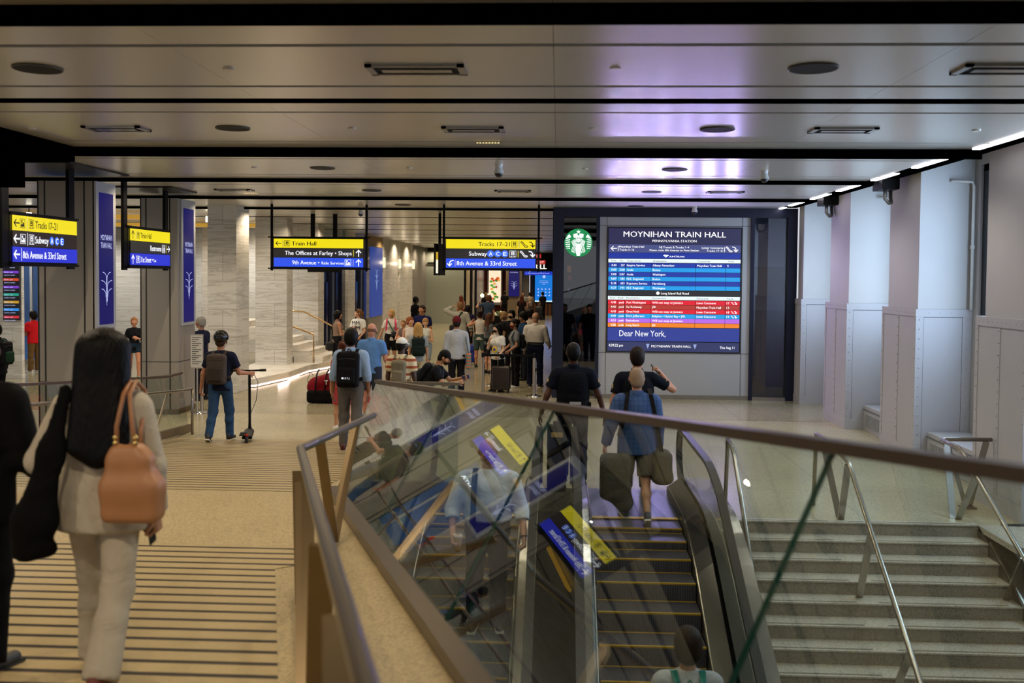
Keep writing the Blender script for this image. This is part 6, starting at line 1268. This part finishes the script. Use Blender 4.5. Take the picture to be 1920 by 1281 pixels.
# man in plaid jacket with bags stepping off the escalator
PL = banded('34507e', '27406c', 2, .05, .2, .85, axis2=0)
p = person('man in blue plaid jacket and shorts with bags, stepping off the right escalator', (.86, 10.80, .012), rz=.05, h=1.68, la='wide', ra='down', ll='fwd', rl='push', skin='b8846a', hair=('crop', '8a7460'), top=('jacket', '2c4674', 'long'), tmat=PL, bot=('shorts', '6a6458'), shoe='1c2840', det=2, wide=1.08)
G2 = mat('4a473c', .7, kind='fabric', amt=.15); BK = mat('111110', .7, kind='fabric')
c = np.array((-.30, -.06, .62)); o = carried('garment_bag', [prim((-.24, -.14, .50), r0=.06, k=.04, t='box', h=(.165, .07, .25)), prim((-.22, -.15, .30), (-.14, -.15, .22), .10, k=.05, s=(1, .6, 1))], G2, p, c, 'long olive garment bag on the left side of the man in the plaid jacket', 'bag')
m = MB(); m.tube([(-.20, -.10, .93), (-.14, -.16, 1.2), (-.11, -.10, 1.40), (-.12, .04, 1.38)], 0, BK, flat=(.045, .012, (1, 0, 0))); sub(o, 'strap', m, c)
c = np.array((.30, -.04, .55)); o = carried('travel_bag', [prim((.27, -.06, .60), r0=.05, k=.03, t='box', h=(.10, .15, .17)), prim((.28, -.06, .48), r0=.11, k=.06, s=(1, 1.3, .7))], G2, p, c, 'dark olive travel bag hanging at the right hip of the man in the plaid jacket', 'bag')
m = MB(); m.tube([(.27, -.14, .68), (.20, -.16, 1.05), (.13, -.14, 1.38), (.13, -.02, 1.43), (.14, .10, 1.3)], 0, BK, flat=(.045, .012, (1, 0, 0))); sub(o, 'strap', m, c)
# man coming up on the left escalator
y = 8.92; p = person('heavy bald man in white shirt on the left escalator, holding a paper cup', (-.62, y, es(y)+.03), rz=PI+.05, h=1.74, la=((.3, .1, -1), (.1, .55, -.9)), ra=((.35, .1, -1), (-.05, .6, -.8)), ll='mid', rl='stand', skin='c08e78', hair=('bald', '9a8c80'), top=('shirt', 'd4d8e4', 'roll'), bot=('trousers', '1c2034'), shoe='101010', det=2, wide=1.22, loose=.02, head=(10, 32), hand='both', untuck=False)
w_, fa, nr, hc = p.hands[1]; c = hc+nr*.045; m = MB(); o = carried('paper_cup', [prim(c+np.array([0, 0, -.05]), c+np.array([0, 0, .05]), .030, .038, k=.001)], mat('b09070', .6, kind='paper cup'), p, c, 'paper coffee cup in the hand of the bald man on the escalator', 'cup', .009)
m = MB(); m.cyl(c+np.array([0, 0, .065]), .042, .014, WHITE, 20, .038); sub(o, 'lid', m, c)
w_, fa, nr, hc = p.hands[0]; m = MB(); m.tube([w_+fa*.0+unit(np.cross(fa, nr))*.034*math.cos(a)+nr*.034*math.sin(a) for a in [2*PI*k/16 for k in range(16)]], .008, BLACK, 6, closed=True); m.ball(w_-fa*0+nr*-.034, .018, mat('c8d0e0', .3, kind='watch face', emit=.5), 8); m.build('wristwatch', p.o)
m = MB(); m.tube([p.T(.13, .16, .05), p.T(.12, .155, .42), p.T(.11, .0, .54), p.T(.12, -.15, .38)], 0, BLACK, flat=(.05, .012, (1, 0, 0))); m.build('bag_strap', p.o)
# person lower down on the right escalator
y = 6.9; p = person('person with brown hair and green backpack low on the right escalator', (.93, y, es(y)+.03), rz=.0, h=1.74, skin='a87a60', hair=('thick', '2c201a'), top=('fabric', 'a8acb4', 'short'), bot=('trousers', '22242c'), det=1)
o, c = backpack(p, '1e5a54', 'green backpack with red letters on the person low on the escalator', .28, .42, .14, '2a7068')
m = MB(); text(m, 'OIC', 0, .42, .09, .26, mat('d81c24', .6, kind='red print', emit=.4), lambda u, v, e: tuple(p.T(u, -.31+(v-.4)*.3-e, v)), 'c', .08); sub(o, 'letters', m, c)
# left side beyond the columns
p = person('man in red polo shirt and khaki trousers standing in profile', (-13.75, 25.5, 0), rz=1.2, h=1.62, la='fwd', ra='fwd', skin='7a4a34', hair=('thick', '0e0a08'), top=('shirt', 'c81c24', 'short'), bot=('trousers', '6a5030'), shoe='c8c8c8', det=1, wide=1.1, loose=.02)
p = person('woman in black T-shirt and denim shorts striding between the grey columns', (-10.55, 24.3, 0), rz=PI+.5, h=1.56, fem=1, la='chest', ra='wide', ll='fwd', rl='push', skin='b87c5c', hair=('pony', '8a5a34'), top=('fabric', '101014', 'short'), bot=('short', '1c2c3c'), shoe='4a8a74', det=1)
p = person('grey-haired man in navy shirt facing left behind the second grey column', (-7.42, 20.4, 0), rz=1.3, h=1.76, la='fwd', ra='fwd', skin='a87660', hair=('short', '8a8680'), top=('fabric', '141830', 'short'), bot=('trousers', '1c1c24'), det=1)
p = person('person in black with black backpack at the left edge beyond the railing', (-10.35, 17.9, 0), rz=1.4, h=1.70, la='fwdlow', ra='down', ll='mid', rl='mid', skin='6a4634', hair=('short', '0c0a0a'), top=('jacket', '0d0d10', 'long'), bot=('trousers', '0d0d10'), det=1)
backpack(p, '0c0c0e', 'black backpack with green edge at the left edge beyond the railing', .28, .44, .16, '14301e')
p = person('person in light shirt queuing far behind the man in the red shirt', (-15.2, 27, 0), rz=1.3, h=1.66, la='fwd', ra='fwd', skin='8a6044', hair=('short', '14100e'), top=('fabric', '6f88b8', 'short'), bot=('trousers', '34405a'), det=0)
